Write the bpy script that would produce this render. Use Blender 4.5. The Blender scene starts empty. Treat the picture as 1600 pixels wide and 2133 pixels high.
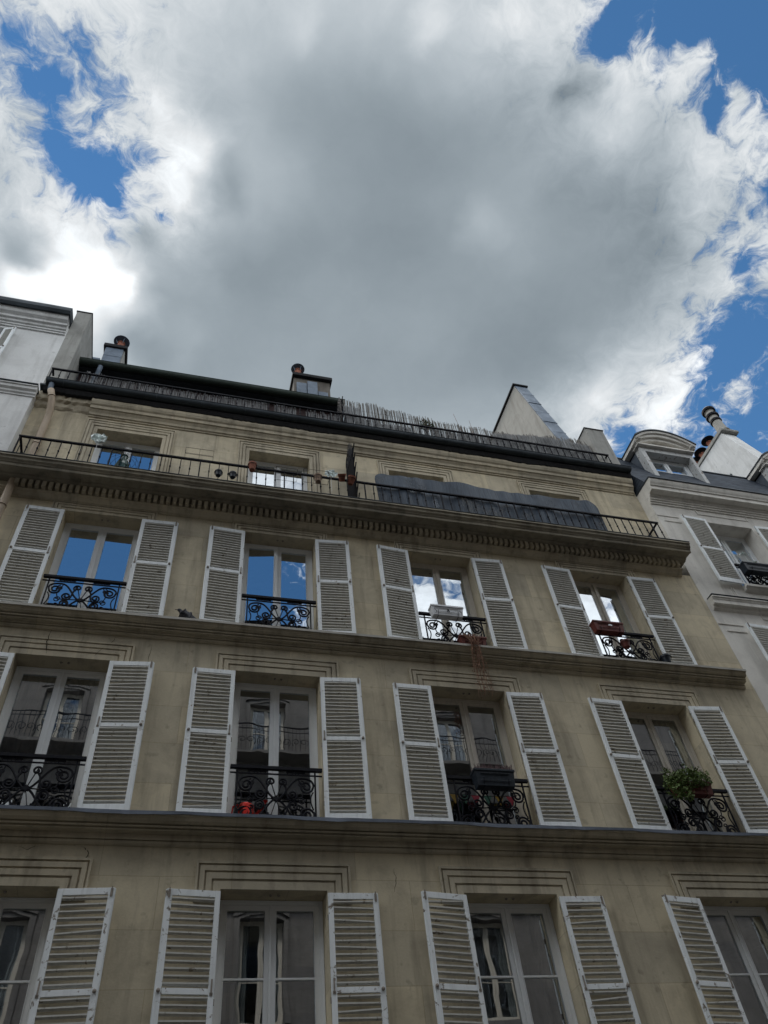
import bpy, bmesh, math, random
import numpy as np
from mathutils import Matrix, Vector
random.seed(7)
R = math.radians
C = bpy.context.scene.collection
S = bpy.context.scene

# ---------------------------------------------------------------- camera
cam_d = bpy.data.cameras.new('camera'); cam = bpy.data.objects.new('camera', cam_d); C.objects.link(cam)
PSI, TH, ROLL = R(20.059), R(49.617), R(-8.185)
fwd = Vector((math.sin(PSI)*math.cos(TH), math.cos(PSI)*math.cos(TH), math.sin(TH)))
rt = Vector((math.cos(PSI), -math.sin(PSI), 0)); upv = rt.cross(fwd)
r2 = math.cos(ROLL)*rt + math.sin(ROLL)*upv; u2 = -math.sin(ROLL)*rt + math.cos(ROLL)*upv
m = Matrix((r2, u2, -fwd)).transposed().to_4x4(); m.translation = (0, 0, 1.6)
cam.matrix_world = m
cam_d.sensor_fit = 'VERTICAL'; cam_d.sensor_height = 36; cam_d.lens = 27.04
cam_d.clip_end = 3000
S.camera = cam
S.view_settings.view_transform = 'Standard'; S.view_settings.look = 'None'
S.view_settings.exposure = 0.52; S.view_settings.gamma = 1
S.cycles.max_bounces = 8; S.cycles.transparent_max_bounces = 12

# ---------------------------------------------------------------- sun (behind the roofs, veiled by cloud)
SUN = Vector((-0.164, 0.4316, 0.887)).normalized()
sd = bpy.data.lights.new('sun', 'SUN'); sd.energy = 1.2; sd.angle = R(10); sd.color = (1, .95, .88)
so = bpy.data.objects.new('sun', sd); C.objects.link(so)
so.rotation_euler = SUN.to_track_quat('Z', 'Y').to_euler(); so.location = (0, 0, 40)

# ---------------------------------------------------------------- sky: Nishita blue with a cloud layer
# cloud control points on the cloud plane (x/z, y/z of the view direction), radius, cover, brightness
GRID= [(-0.278, 0.181, 0.15, 0.5, 190), (-0.182, 0.158, 0.152, 0.85, 212), (-0.084, 0.135, 0.154, 1.2, 212), (0.015, 0.112, 0.157, 1.3, 198), (0.117, 0.088, 0.159, 1.3, 205), (0.221, 0.064, 0.161, 1.2, 210), (0.326, 0.039, 0.164, 0.72, 200), (0.434, 0.014, 0.166, -0.2, 200), (0.544, -0.012, 0.169, -0.5, 200), (-0.283, 0.25, 0.162, 0.38, 198), (-0.182, 0.227, 0.164, 0.55, 205), (-0.079, 0.204, 0.167, 1.2, 188), (0.026, 0.18, 0.169, 1.5, 168), (0.134, 0.155, 0.172, 1.6, 162), (0.243, 0.131, 0.174, 1.2, 174), (0.355, 0.105, 0.177, 0.82, 195), (0.469, 0.079, 0.18, 0.55, 203), (0.585, 0.052, 0.183, -0.3, 200), (-0.287, 0.327, 0.175, 0.85, 208), (-0.181, 0.304, 0.178, 0.4, 210), (-0.072, 0.28, 0.181, 1.1, 198), (0.039, 0.256, 0.184, 1.5, 168), (0.152, 0.231, 0.186, 1.6, 150), (0.268, 0.205, 0.19, 1.5, 158), (0.386, 0.179, 0.193, 1.1, 168), (0.507, 0.152, 0.196, 0.85, 178), (0.631, 0.125, 0.199, 0.5, 198), (-0.293, 0.413, 0.19, 1.1, 200), (-0.18, 0.389, 0.193, 0.55, 220), (-0.065, 0.365, 0.197, 1.1, 185), (0.052, 0.34, 0.2, 1.6, 156), (0.173, 0.315, 0.203, 1.6, 145), (0.296, 0.288, 0.207, 1.6, 160), (0.422, 0.262, 0.211, 1.4, 150), (0.551, 0.234, 0.214, 1.0, 160), (0.683, 0.206, 0.218, 0.45, 198), (-0.299, 0.51, 0.208, 1.1, 215), (-0.179, 0.485, 0.211, 1.2, 228), (-0.057, 0.461, 0.215, 1.4, 168), (0.068, 0.435, 0.219, 1.6, 156), (0.196, 0.409, 0.223, 1.6, 152), (0.327, 0.383, 0.227, 1.6, 151), (0.462, 0.355, 0.231, 1.5, 148), (0.6, 0.327, 0.236, 1.0, 168), (0.741, 0.299, 0.24, 0.36, 198), (-0.305, 0.618, 0.228, 1.2, 215), (-0.178, 0.594, 0.232, 1.3, 195), (-0.048, 0.569, 0.237, 1.4, 165), (0.085, 0.543, 0.241, 1.6, 158), (0.222, 0.517, 0.246, 1.6, 152), (0.363, 0.49, 0.251, 1.6, 150), (0.507, 0.462, 0.256, 1.3, 160), (0.655, 0.433, 0.261, 0.72, 215), (0.808, 0.404, 0.266, 0.1, 210), (-0.313, 0.742, 0.252, 1.2, 230), (-0.177, 0.717, 0.257, 1.3, 180), (-0.038, 0.692, 0.262, 1.4, 165), (0.105, 0.666, 0.268, 1.5, 160), (0.253, 0.64, 0.273, 1.5, 162), (0.404, 0.612, 0.279, 1.3, 172), (0.56, 0.584, 0.285, 0.88, 205), (0.72, 0.555, 0.291, 0.38, 225), (0.885, 0.526, 0.298, -0.1, 210)]
EXTRA= [(-0.189, 0.344, 0.059, -0.9, 0), (-0.172, 0.364, 0.043, -0.5, 0), (-0.24, 0.246, 0.043, -0.4, 0), (-0.261, 0.203, 0.029, -0.3, 0), (-0.164, 0.223, 0.028, -0.25, 0), (-0.234, 0.3, 0.03, -0.35, 0), (-0.207, 0.258, 0.029, 0.35, 10), (-0.181, 0.288, 0.033, 0.35, 10), (-0.162, 0.18, 0.024, -0.2, 0), (-0.229, 0.326, 0.034, -0.25, 0), (-0.103, 0.367, 0.019, -0.5, 0), (-0.255, 0.294, 0.039, 0.4, 0), (-0.179, 0.492, 0.097, 0.3, 40), (-0.146, 0.482, 0.034, 0.2, 85), (-0.188, 0.487, 0.04, 0.2, 75), (-0.227, 0.495, 0.04, 0.2, 65), (-0.269, 0.507, 0.04, 0.2, 75), (-0.171, 0.454, 0.035, 0.1, 35), (-0.267, 0.457, 0.061, 0.2, -22), (-0.073, 0.499, 0.059, 0.1, -12), (-0.147, 0.543, 0.051, 0.1, -20), (-0.115, 0.559, 0.07, 0.1, -25), (-0.089, 0.284, 0.048, 0.1, 14), (-0.096, 0.336, 0.043, 0.1, 25), (-0.119, 0.238, 0.039, 0, 25), (-0.029, 0.316, 0.05, 0.1, -25), (-0.122, 0.399, 0.034, 0.2, -28), (0.176, 0.102, 0.038, 0, 25), (0.04, 0.133, 0.031, 0, 15), (0.308, 0.305, 0.056, 0, 14), (0.257, 0.069, 0.037, 0, 20), (-0.105, 0.498, 0.05, 0.2, -15), (-0.082, 0.304, 0.077, 0.1, 40), (-0.102, 0.443, 0.055, 0.3, -12), (-0.262, 0.463, 0.069, 0.2, -25), (0.376, 0.063, 0.055, -0.75, 0), (0.437, 0.041, 0.045, -0.5, 0), (0.451, 0.094, 0.031, -0.35, 0), (0.357, 0.125, 0.041, -0.12, -35), (0.294, 0.075, 0.038, 0.2, 10), (0.427, 0.125, 0.077, 0.2, 25), (0.493, 0.058, 0.034, 0.55, 20), (0.479, 0.098, 0.042, 0.35, 20), (0.597, 0.138, 0.083, 0.3, 15), (0.549, 0.104, 0.029, -0.5, 0), (0.585, 0.063, 0.035, -0.4, 0), (0.568, 0.187, 0.07, 0.1, 15), (0.697, 0.279, 0.053, -0.5, 0), (0.67, 0.313, 0.054, 0.4, 10), (0.727, 0.411, 0.089, -0.6, 0), (0.697, 0.434, 0.05, 0.3, 15), (0.694, 0.523, 0.075, 0.4, 20), (0.796, 0.463, 0.063, 0.45, 0), (0.656, 0.586, 0.055, -0.4, 0), (0.572, 0.518, 0.072, 0.2, 15), (0.567, 0.089, 0.025, 0.6, 0), (0.738, 0.307, 0.046, 0.5, 0), (0.627, 0.251, 0.051, -0.3, 0)]

BACK = [(-.3,-.75,.4,-.6,300),(-.1,-1.1,.45,-.8,300),(.15,-.95,.3,.12,260),(.5,-.9,.3,.72,262),(.85,-1.05,.45,1.4,268),(1.4,-.8,.6,1.2,330),
        (-.9,-.4,.6,1.2,450),(0,-.36,.33,1.3,450),(.5,-.36,.4,1.3,450),(-1.1,.4,.6,1.0,290),(1.2,-.2,.5,1.0,320),(1.5,.5,.5,.4,230),(0,1.4,.6,.8,230),(-1,1.2,.6,.9,230),(.3,-1.8,.5,1.2,440),(-1.0,-1.3,.5,1.0,440),(.9,-2.1,.8,1.3,440),(-.6,-2.2,.8,1.2,440),(2.0,-1.5,.9,1.2,440),(-1.8,-.8,.9,1.2,440)]  # clouds behind and overhead, out of frame, brightened as fill for the facade
w = bpy.data.worlds.new('World'); S.world = w; w.use_nodes = True
nt = w.node_tree; nt.nodes.clear(); N = nt.nodes; L = nt.links
def nd(t, **k):
    n = N.new(t)
    for a, b in k.items(): setattr(n, a, b)
    return n
def mth(op, a, b=None, c=None, clamp=False):
    n = nd('ShaderNodeMath', operation=op, use_clamp=clamp)
    for i, v in enumerate((a, b, c)):
        if v is None: continue
        if isinstance(v, (int, float)): n.inputs[i].default_value = v
        else: L.new(v, n.inputs[i])
    return n.outputs[0]
def vm(op, a, b=None, c=None, out=0):
    n = nd('ShaderNodeVectorMath', operation=op)
    for i, v in enumerate((a, b, c)):
        if v is None: continue
        if isinstance(v, (tuple, list)): n.inputs[i].default_value = v
        else: L.new(v, n.inputs[i])
    return n.outputs[out]
tc = nd('ShaderNodeTexCoord'); sep = nd('ShaderNodeSeparateXYZ'); L.new(tc.outputs['Generated'], sep.inputs[0])
zc = mth('MAXIMUM', sep.outputs[2], 0.12)
cb = nd('ShaderNodeCombineXYZ'); L.new(mth('DIVIDE', sep.outputs[0], zc), cb.inputs[0]); L.new(mth('DIVIDE', sep.outputs[1], zc), cb.inputs[1])
P0 = cb.outputs[0]
def noise(vec, scale, detail, rough=.55, dist=0, lac=2.0):
    n = nd('ShaderNodeTexNoise'); n.inputs['Scale'].default_value = scale; n.inputs['Detail'].default_value = detail
    n.inputs['Roughness'].default_value = rough; n.inputs['Distortion'].default_value = dist; n.inputs['Lacunarity'].default_value = lac
    L.new(vec, n.inputs['Vector']); return n
# bend the layer a little so its edges wander
wn = noise(P0, 6, 3)
off = vm('MULTIPLY', vm('SUBTRACT', wn.outputs['Color'], (.5, .5, .5)), (.075, .075, 0))
wn2 = noise(P0, 24, 4, .6)
off2 = vm('MULTIPLY', vm('SUBTRACT', wn2.outputs['Color'], (.5, .5, .5)), (.022, .022, 0))
P1 = vm('ADD', vm('ADD', P0, off), off2)
ctrl = [tuple(c) for c in GRID] + [(a, b, c, d, e*1.09) for a, b, c, d, e in BACK]
A = np.zeros((len(ctrl), len(ctrl)))
def ker(d, r):
    t = np.clip(1-d/r, 0, 1); return t*t*(3-2*t)
pts = np.array([c[:2] for c in ctrl]); rad = np.array([c[2] for c in ctrl])
A = ker(np.linalg.norm(pts[:, None]-pts[None], axis=2), rad[None, :])
EXTRA += [(1.04, -.78, .30, -1.6, 0), (.78, -.64, .12, -.5, 0)]
DM, DB = .75, .62
lin = lambda v: (max(v, 0)/255)**2.2
tm = np.array([c[3] for c in ctrl])-DM; tb = np.array([lin(c[4]) for c in ctrl])-DB
reg = .03*np.eye(len(ctrl))
wm = np.linalg.solve(A.T@A+reg, A.T@tm); wb = np.linalg.solve(A.T@A+reg, A.T@tb)
acc = None
allp = [(c[0], c[1], c[2], wm[i], wb[i]) for i, c in enumerate(ctrl)] + [(x, y, r, a, b/150) for x, y, r, a, b in EXTRA]
for x, y, r, a, b in allp:
    d = vm('DISTANCE', P1, (x, y, 0), out=1)
    mr = nd('ShaderNodeMapRange', interpolation_type='SMOOTHSTEP')
    L.new(d, mr.inputs[0]); mr.inputs[1].default_value = 0; mr.inputs[2].default_value = r
    mr.inputs[3].default_value = 1; mr.inputs[4].default_value = 0
    sn = nd('ShaderNodeVectorMath', operation='SCALE'); sn.inputs[0].default_value = (float(a), float(b), 0); L.new(mr.outputs[0], sn.inputs[3])
    acc = vm('ADD', sn.outputs[0], acc if acc is not None else (DM, DB, 0))
sp2 = nd('ShaderNodeSeparateXYZ'); L.new(acc, sp2.inputs[0])
M0, B0 = sp2.outputs[0], sp2.outputs[1]
n1 = noise(P1, 10, 10, .64, .35); n2 = noise(P1, 30, 9, .68, .8); n3 = noise(P0, 5, 4, .5)
det = mth('ADD', mth('MULTIPLY', mth('SUBTRACT', n1.outputs[0], .5), 2.1), mth('MULTIPLY', mth('SUBTRACT', n2.outputs[0], .5), 1.7))
Mt = mth('ADD', M0, det)
al = nd('ShaderNodeMapRange', interpolation_type='SMOOTHSTEP'); L.new(Mt, al.inputs[0]); al.inputs[1].default_value = .12; al.inputs[2].default_value = .78
ALPHA = al.outputs[0]
# brightness: smooth grey in the thick middle, busy and bright in the thin edges
thin = nd('ShaderNodeMapRange'); L.new(M0, thin.inputs[0]); thin.inputs[1].default_value = .7; thin.inputs[2].default_value = 1.45; thin.inputs[3].default_value = 1; thin.inputs[4].default_value = .10
tex = mth('ADD', mth('MULTIPLY', det, .52), mth('MULTIPLY', mth('SUBTRACT', n3.outputs[0], .5), .5))
Bt = mth('MULTIPLY', B0, mth('ADD', 1.0, mth('MULTIPLY', tex, thin.outputs[0])))
Bt = mth('MULTIPLY', Bt, mth('ADD', 1.0, mth('MULTIPLY', mth('SUBTRACT', n3.outputs[0], .5), .28)))
Bt = mth('MAXIMUM', Bt, .16)
# hue: grey parts slightly blue-green, bright parts neutral
mixc = nd('ShaderNodeMix', data_type='RGBA'); tmap = nd('ShaderNodeMapRange'); L.new(Bt, tmap.inputs[0]); tmap.inputs[1].default_value = .2; tmap.inputs[2].default_value = .75
L.new(tmap.outputs[0], mixc.inputs[0]); mixc.inputs[6].default_value = (.77, .94, 1.07, 1); mixc.inputs[7].default_value = (.93, .97, 1.0, 1)
ccol = vm('MULTIPLY', mixc.outputs[2], mth('MULTIPLY', Bt, .76))
cbg = nd('ShaderNodeBackground'); L.new(ccol, cbg.inputs[0]); cbg.inputs[1].default_value = 1.0
sky = nd('ShaderNodeTexSky', sky_type='NISHITA'); sky.sun_disc = False
sky.sun_elevation = R(62.5); sky.sun_rotation = R(-20.9); sky.altitude = 50; sky.air_density = 1.0; sky.dust_density = 0; sky.ozone_density = 1.8
hs = nd('ShaderNodeHueSaturation'); L.new(sky.outputs[0], hs.inputs['Color']); hs.inputs['Saturation'].default_value = 1.15
sbg = nd('ShaderNodeBackground'); tint = vm('MULTIPLY', hs.outputs[0], (.74, .93, .93)); L.new(tint, sbg.inputs[0]); sbg.inputs[1].default_value = .094
mx = nd('ShaderNodeMixShader'); L.new(ALPHA, mx.inputs[0]); L.new(sbg.outputs[0], mx.inputs[1]); L.new(cbg.outputs[0], mx.inputs[2])
ow = nd('ShaderNodeOutputWorld'); L.new(mx.outputs[0], ow.inputs[0])
w.cycles.sampling_method = 'MANUAL'; w.cycles.sample_map_resolution = 512

# ================================================================ materials
def mat(name, base, rough=.8, metal=0.0, build=None, spec=.3):
    mt = bpy.data.materials.new(name); mt.use_nodes = True
    t = mt.node_tree; b = t.nodes['Principled BSDF']
    b.inputs['Base Color'].default_value = (*base, 1); b.inputs['Roughness'].default_value = rough
    b.inputs['Metallic'].default_value = metal; b.inputs['Specular IOR Level'].default_value = spec
    if build: build(Mx(t), b)
    return mt
class Mx:
    """small helper for building shader graphs"""
    def __init__(s, t): s.t = t; s.co = None
    def n(s, ty, **k):
        x = s.t.nodes.new(ty)
        for a, b in k.items(): setattr(x, a, b)
        return x
    def l(s, a, b): s.t.links.new(a, b)
    def obj(s, scale=(1, 1, 1), loc=(0, 0, 0), rnd=False):
        tc = s.n('ShaderNodeTexCoord'); mp = s.n('ShaderNodeMapping'); s.l(tc.outputs['Object'], mp.inputs[0])
        mp.inputs['Scale'].default_value = scale; mp.inputs['Location'].default_value = loc
        if rnd:
            oi = s.n('ShaderNodeObjectInfo'); c = s.n('ShaderNodeVectorMath', operation='SCALE'); c.inputs[0].default_value = (37, 11, 23)
            s.l(oi.outputs['Random'], c.inputs[3]); ad = s.n('ShaderNodeVectorMath', operation='ADD')
            s.l(mp.outputs[0], ad.inputs[0]); s.l(c.outputs[0], ad.inputs[1]); return ad.outputs[0]
        return mp.outputs[0]
    def noise(s, v, scale, det=5, rough=.6, dist=0):
        x = s.n('ShaderNodeTexNoise'); s.l(v, x.inputs['Vector'])
        x.inputs['Scale'].default_value = scale; x.inputs['Detail'].default_value = det; x.inputs['Roughness'].default_value = rough; x.inputs['Distortion'].default_value = dist
        return x.outputs[0]
    def rng(s, v, a, b, c=0., d=1.):
        x = s.n('ShaderNodeMapRange'); s.l(v, x.inputs[0])
        for i, q in enumerate((a, b, c, d)): x.inputs[i+1].default_value = q
        return x.outputs[0]
    def mix(s, f, a, b, mode='MIX'):
        x = s.n('ShaderNodeMix', data_type='RGBA', blend_type=mode)
        if isinstance(f, (int, float)): x.inputs[0].default_value = f
        else: s.l(f, x.inputs[0])
        for i, q in ((6, a), (7, b)):
            if isinstance(q, tuple): x.inputs[i].default_value = (*q, 1)
            else: s.l(q, x.inputs[i])
        return x.outputs[2]
    def mul(s, a, b):
        x = s.n('ShaderNodeMath', operation='MULTIPLY'); s.l(a, x.inputs[0])
        if isinstance(b, (int, float)): x.inputs[1].default_value = b
        else: s.l(b, x.inputs[1])
        return x.outputs[0]
    def bump(s, h, b, st=.3, d=.01):
        x = s.n('ShaderNodeBump'); x.inputs['Strength'].default_value = st; x.inputs['Distance'].default_value = d
        s.l(h, x.inputs['Height']); s.l(x.outputs[0], b.inputs['Normal'])

def stone_build(c1, c2, stain, joints=True, jz=.605):
    def f(x, b):
        v = x.obj()
        big = x.noise(v, .55, 4, .6); med = x.noise(v, 2.6, 6, .62, .4); fine = x.noise(v, 38, 4, .6)
        col = x.mix(x.rng(big, .35, .65), c1, c2)
        col = x.mix(x.mul(x.rng(med, .45, .75), .5), col, stain)
        st = x.noise(x.obj((2.2, 2.2, .25)), 2.2, 5, .6)          # rain streaks, long in z
        col = x.mix(x.mul(x.rng(st, .50, .70), .62), col, stain)
        col = x.mix(x.mul(x.rng(fine, .3, .75), .22), col, (c1[0]*.55, c1[1]*.55, c1[2]*.55))
        spot = x.noise(v, 7, 3, .5); col = x.mix(x.mul(x.rng(spot, .64, .74), .3), col, tuple(q*.55 for q in stain))
        if joints:
            tc = x.n('ShaderNodeTexCoord'); sp = x.n('ShaderNodeSeparateXYZ'); x.l(tc.outputs['Object'], sp.inputs[0])
            cb = x.n('ShaderNodeCombineXYZ'); x.l(sp.outputs[0], cb.inputs[0]); x.l(sp.outputs[2], cb.inputs[1])
            wob = x.n('ShaderNodeTexNoise'); wob.inputs['Scale'].default_value = 1.7; x.l(cb.outputs[0], wob.inputs['Vector'])
            sc = x.n('ShaderNodeVectorMath', operation='SCALE'); sc.inputs[3].default_value = .012; x.l(wob.outputs['Color'], sc.inputs[0])
            ad = x.n('ShaderNodeVectorMath', operation='ADD'); x.l(cb.outputs[0], ad.inputs[0]); x.l(sc.outputs[0], ad.inputs[1])
            br = x.n('ShaderNodeTexBrick'); x.l(ad.outputs[0], br.inputs['Vector']); br.inputs['Scale'].default_value = 1
            br.inputs['Brick Width'].default_value = 1.55; br.inputs['Row Height'].default_value = jz; br.inputs['Mortar Size'].default_value = .0045
            br.inputs['Mortar Smooth'].default_value = .3; br.offset = .45
            br.inputs['Color1'].default_value = (.80, .81, .83, 1); br.inputs['Color2'].default_value = (1.14, 1.12, 1.06, 1); br.inputs['Mortar'].default_value = (.62, .58, .52, 1)
            col = x.mix(.62, col, br.outputs['Color'], 'MULTIPLY')
        x.l(col, b.inputs['Base Color'])
        h = x.n('ShaderNodeMath', operation='ADD'); x.l(fine, h.inputs[0]); x.l(x.mul(med, 1.5), h.inputs[1])
        x.bump(h.outputs[0], b, .35, .006)
    return f
M = {}
M['stone'] = mat('beige stone', (.4, .34, .25), .92, build=stone_build((.67, .59, .435), (.56, .495, .37), (.27, .23, .175)))
M['trim'] = mat('carved beige stone', (.4, .34, .25), .92, build=stone_build((.62, .545, .41), (.51, .45, .34), (.21, .18, .135), True, 50))
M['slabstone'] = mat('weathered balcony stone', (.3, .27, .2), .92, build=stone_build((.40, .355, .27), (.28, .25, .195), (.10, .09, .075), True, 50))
M['plaster'] = mat('white plaster', (.6, .6, .58), .9, build=stone_build((.78, .78, .77), (.70, .70, .69), (.48, .475, .46), False))
M['plaster_cream'] = mat('cream plaster', (.6, .58, .5), .9, build=stone_build((.80, .77, .71), (.73, .70, .645), (.50, .475, .43), False))
M['render'] = mat('rough render', (.45, .43, .39), .95, build=stone_build((.46, .44, .40), (.38, .365, .33), (.26, .24, .21), False))
M['concrete'] = mat('stained grey render', (.4, .4, .38), .95, build=stone_build((.40, .395, .37), (.30, .295, .275), (.17, .165, .15), False))
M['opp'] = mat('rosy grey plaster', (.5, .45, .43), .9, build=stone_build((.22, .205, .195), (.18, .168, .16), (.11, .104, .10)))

def paint_build(c, wood, amt, streak=True):
    def f(x, b):
        v = x.obj(rnd=True)
        n = x.noise(v, 9, 8, .68, .6); n2 = x.noise(v, 2.2, 4, .6); g = x.noise(x.obj((6, 6, .6), rnd=True), 3, 5, .6)
        col = x.mix(x.mul(x.rng(n2, .3, .7), .30), c, tuple(q*.74 for q in c))
        if streak: col = x.mix(x.mul(x.rng(g, .48, .72), .35), col, tuple(q*.5 for q in c))
        col = x.mix(x.rng(n, amt, amt+.05), col, wood)
        x.l(col, b.inputs['Base Color']); x.bump(n, b, .35, .003)
    return f
M['shutter'] = mat('flaking grey white paint', (.6, .6, .58), .6, build=paint_build((.86, .89, .90), (.33, .29, .24), .625))
M['shutter_low'] = mat('badly flaking white paint', (.6, .6, .58), .65, build=paint_build((.82, .85, .865), (.22, .19, .155), .575))
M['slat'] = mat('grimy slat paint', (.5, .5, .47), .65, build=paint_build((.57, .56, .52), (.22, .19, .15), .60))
M['frame_white'] = mat('white window paint', (.74, .75, .75), .45, build=paint_build((.84, .86, .87), (.5, .5, .48), .78, False))
M['frame_cream'] = mat('cream window paint', (.5, .46, .39), .6, build=paint_build((.62, .575, .50), (.3, .27, .22), .74))
M['dormer_paint'] = mat('peeling dormer paint', (.5, .5, .48), .7, build=paint_build((.52, .525, .52), (.17, .14, .11), .57))
def iron_build(x, b):
    n = x.noise(x.obj(), 30, 3); x.l(x.mix(x.rng(n, .4, .7), (.006, .007, .012), (.014, .013, .016)), b.inputs['Base Color'])
M['iron'] = mat('black iron', (.015, .016, .022), .7, .0, iron_build, .15)
def zinc_build(c):
    def f(x, b):
        v = x.obj(); n = x.noise(v, 1.6, 6, .65, .5); n2 = x.noise(v, 12, 4)
        col = x.mix(x.rng(n, .35, .65), c, tuple(q*.68 for q in c)); col = x.mix(x.mul(x.rng(n2, .55, .75), .4), col, (c[0]*1.35, c[1]*1.35, c[2]*1.3))
        x.l(col, b.inputs['Base Color']); x.l(x.rng(n, .3, .7, .5, .75), b.inputs['Roughness'])
    return f
M['zinc'] = mat('zinc sheet', (.25, .3, .36), .5, .1, zinc_build((.15, .19, .245)))
M['zinc_dark'] = mat('dark zinc', (.1, .12, .13), .5, .3, zinc_build((.045, .056, .066)))
M['gutter_green'] = mat('mossy dark gutter', (.06, .08, .06), .6, .1, zinc_build((.04, .056, .045)))
M['zinc_edge'] = mat('zinc ledge flashing', (.12, .14, .18), .5, .3, zinc_build((.135, .155, .195)))
M['cheek'] = mat('blue grey zinc cheek', (.1, .12, .15), .6, .1, zinc_build((.105, .125, .155)))
def slate_build(x, b):
    tc = x.n('ShaderNodeTexCoord'); sp = x.n('ShaderNodeSeparateXYZ'); x.l(tc.outputs['Object'], sp.inputs[0])
    cb = x.n('ShaderNodeCombineXYZ'); x.l(sp.outputs[0], cb.inputs[0]); x.l(sp.outputs[2], cb.inputs[1])
    br = x.n('ShaderNodeTexBrick'); x.l(cb.outputs[0], br.inputs['Vector']); br.inputs['Scale'].default_value = 1
    br.inputs['Brick Width'].default_value = .22; br.inputs['Row Height'].default_value = .11; br.inputs['Mortar Size'].default_value = .006
    br.inputs['Color1'].default_value = (.030, .038, .052, 1); br.inputs['Color2'].default_value = (.062, .075, .095, 1); br.inputs['Mortar'].default_value = (.012, .014, .018, 1)
    x.l(br.outputs['Color'], b.inputs['Base Color']); x.bump(br.outputs['Fac'], b, -.6, .01)
M['slate'] = mat('slate', (.06, .08, .1), .75, 0, slate_build, .15)
M['pipe'] = mat('tan downpipe paint', (.42, .33, .24), .6, build=paint_build((.43, .34, .25), (.25, .2, .15), .70))
M['attic'] = mat('dark maroon attic cladding', (.035, .018, .018), .7)
def terra_build(c):
    def f(x, b):
        n = x.noise(x.obj(rnd=True), 22, 5); x.l(x.mix(x.rng(n, .35, .7), c, tuple(q*.5 for q in c)), b.inputs['Base Color'])
    return f
M['terra'] = mat('terracotta', (.3, .12, .07), .85, build=terra_build((.33, .125, .08)))
M['terra_pale'] = mat('pale terracotta', (.3, .2, .14), .85, build=terra_build((.36, .25, .18)))
M['pot_red'] = mat('red brown plastic', (.16, .04, .03), .45, build=terra_build((.17, .045, .035)))
M['pot_dark'] = mat('dark plastic', (.02, .025, .035), .4, build=terra_build((.022, .03, .042)))
M['white_plastic'] = mat('white plastic', (.75, .76, .78), .35)
M['soil'] = mat('soil', (.05, .035, .025), .95)
M['red_plastic'] = mat('red plastic', (.65, .03, .02), .35)
M['leaf'] = mat('green leaf', (.05, .10, .03), .6, build=terra_build((.13, .19, .05)))
M['leaf_dull'] = mat('dull leaf', (.06, .09, .04), .7, build=terra_build((.10, .13, .07)))
M['dry'] = mat('dried brown stems', (.16, .08, .055), .9, build=terra_build((.30, .165, .11)))
M['heather'] = mat('faded heather', (.13, .09, .10), .9, build=terra_build((.20, .135, .14)))
M['foil'] = mat('pale crinkled plastic', (.66, .74, .72), .35, 0, None, .6)
M['green_glass'] = mat('dark green glazed pot', (.02, .07, .06), .2)
def reed_build(c):
    def f(x, b):
        n = x.noise(x.obj((60, 60, 2)), 2.0, 4, .6); x.l(x.mix(x.rng(n, .38, .64), c, tuple(q*.30 for q in c)), b.inputs['Base Color'])
    return f
M['reed'] = mat('weathered grey reed', (.2, .2, .19), .9, build=reed_build((.33, .335, .34)))
M['reed_brown'] = mat('brown grey reed', (.2, .18, .16), .9, build=reed_build((.25, .235, .215)))
def screen_build(x, b):
    v = x.obj((26, 26, 1.2)); n = x.noise(v, 2, 5, .65); g = x.noise(x.obj((1, 1, 30)), 4, 3)
    n3 = x.noise(x.obj((1.2, 1.2, .9)), 1.4, 2)
    col = x.mix(x.rng(n, .35, .7), (.022, .034, .055), (.085, .115, .155)); col = x.mix(x.mul(x.rng(g, .45, .65), .3), col, (.03, .04, .055))
    x.l(col, b.inputs['Base Color'])
    a = x.n('ShaderNodeMath', operation='SUBTRACT'); a.inputs[0].default_value = .985; x.l(x.mul(x.rng(n3, .52, .62), x.rng(n, .35, .6, .0, .38)), a.inputs[1]); x.l(a.outputs[0], b.inputs['Alpha'])
M['screen'] = mat('blue black woven plastic', (.05, .06, .09), .6, 0, screen_build)
M['rust'] = mat('rusty painted iron', (.2, .15, .11), .7, build=terra_build((.33, .29, .25)))
M['oldbrick'] = mat('sooty old brick', (.16, .14, .12), .95, build=stone_build((.19, .17, .145), (.14, .125, .11), (.07, .062, .055), False))
M['dark'] = mat('dark interior', (.02, .02, .022), .9)
M['soot_and_shade'] = mat('sooty mortar and eaves shade', (.035, .032, .03), .95, build=terra_build((.022, .022, .024)))  # sooty black; the eaves strip also uses it as painted gutter shade
M['crack'] = mat('crack', (.02, .016, .012), 1)
M['curtain'] = mat('sheer curtain', (.30, .30, .30), .9)
M['curtain_blue'] = mat('blue curtain', (.05, .075, .12), .9)
M['asphalt'] = mat('asphalt', (.05, .05, .052), .9, build=terra_build((.055, .055, .057)))
M['paving'] = mat('paving', (.06, .06, .058), .9, build=terra_build((.065, .064, .062)))
M['bunt_a'] = mat('red cloth', (.24, .025, .04), .8); M['bunt_b'] = mat('yellow cloth', (.25, .16, .03), .8); M['bunt_c'] = mat('green cloth', (.03, .09, .06), .8)
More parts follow.
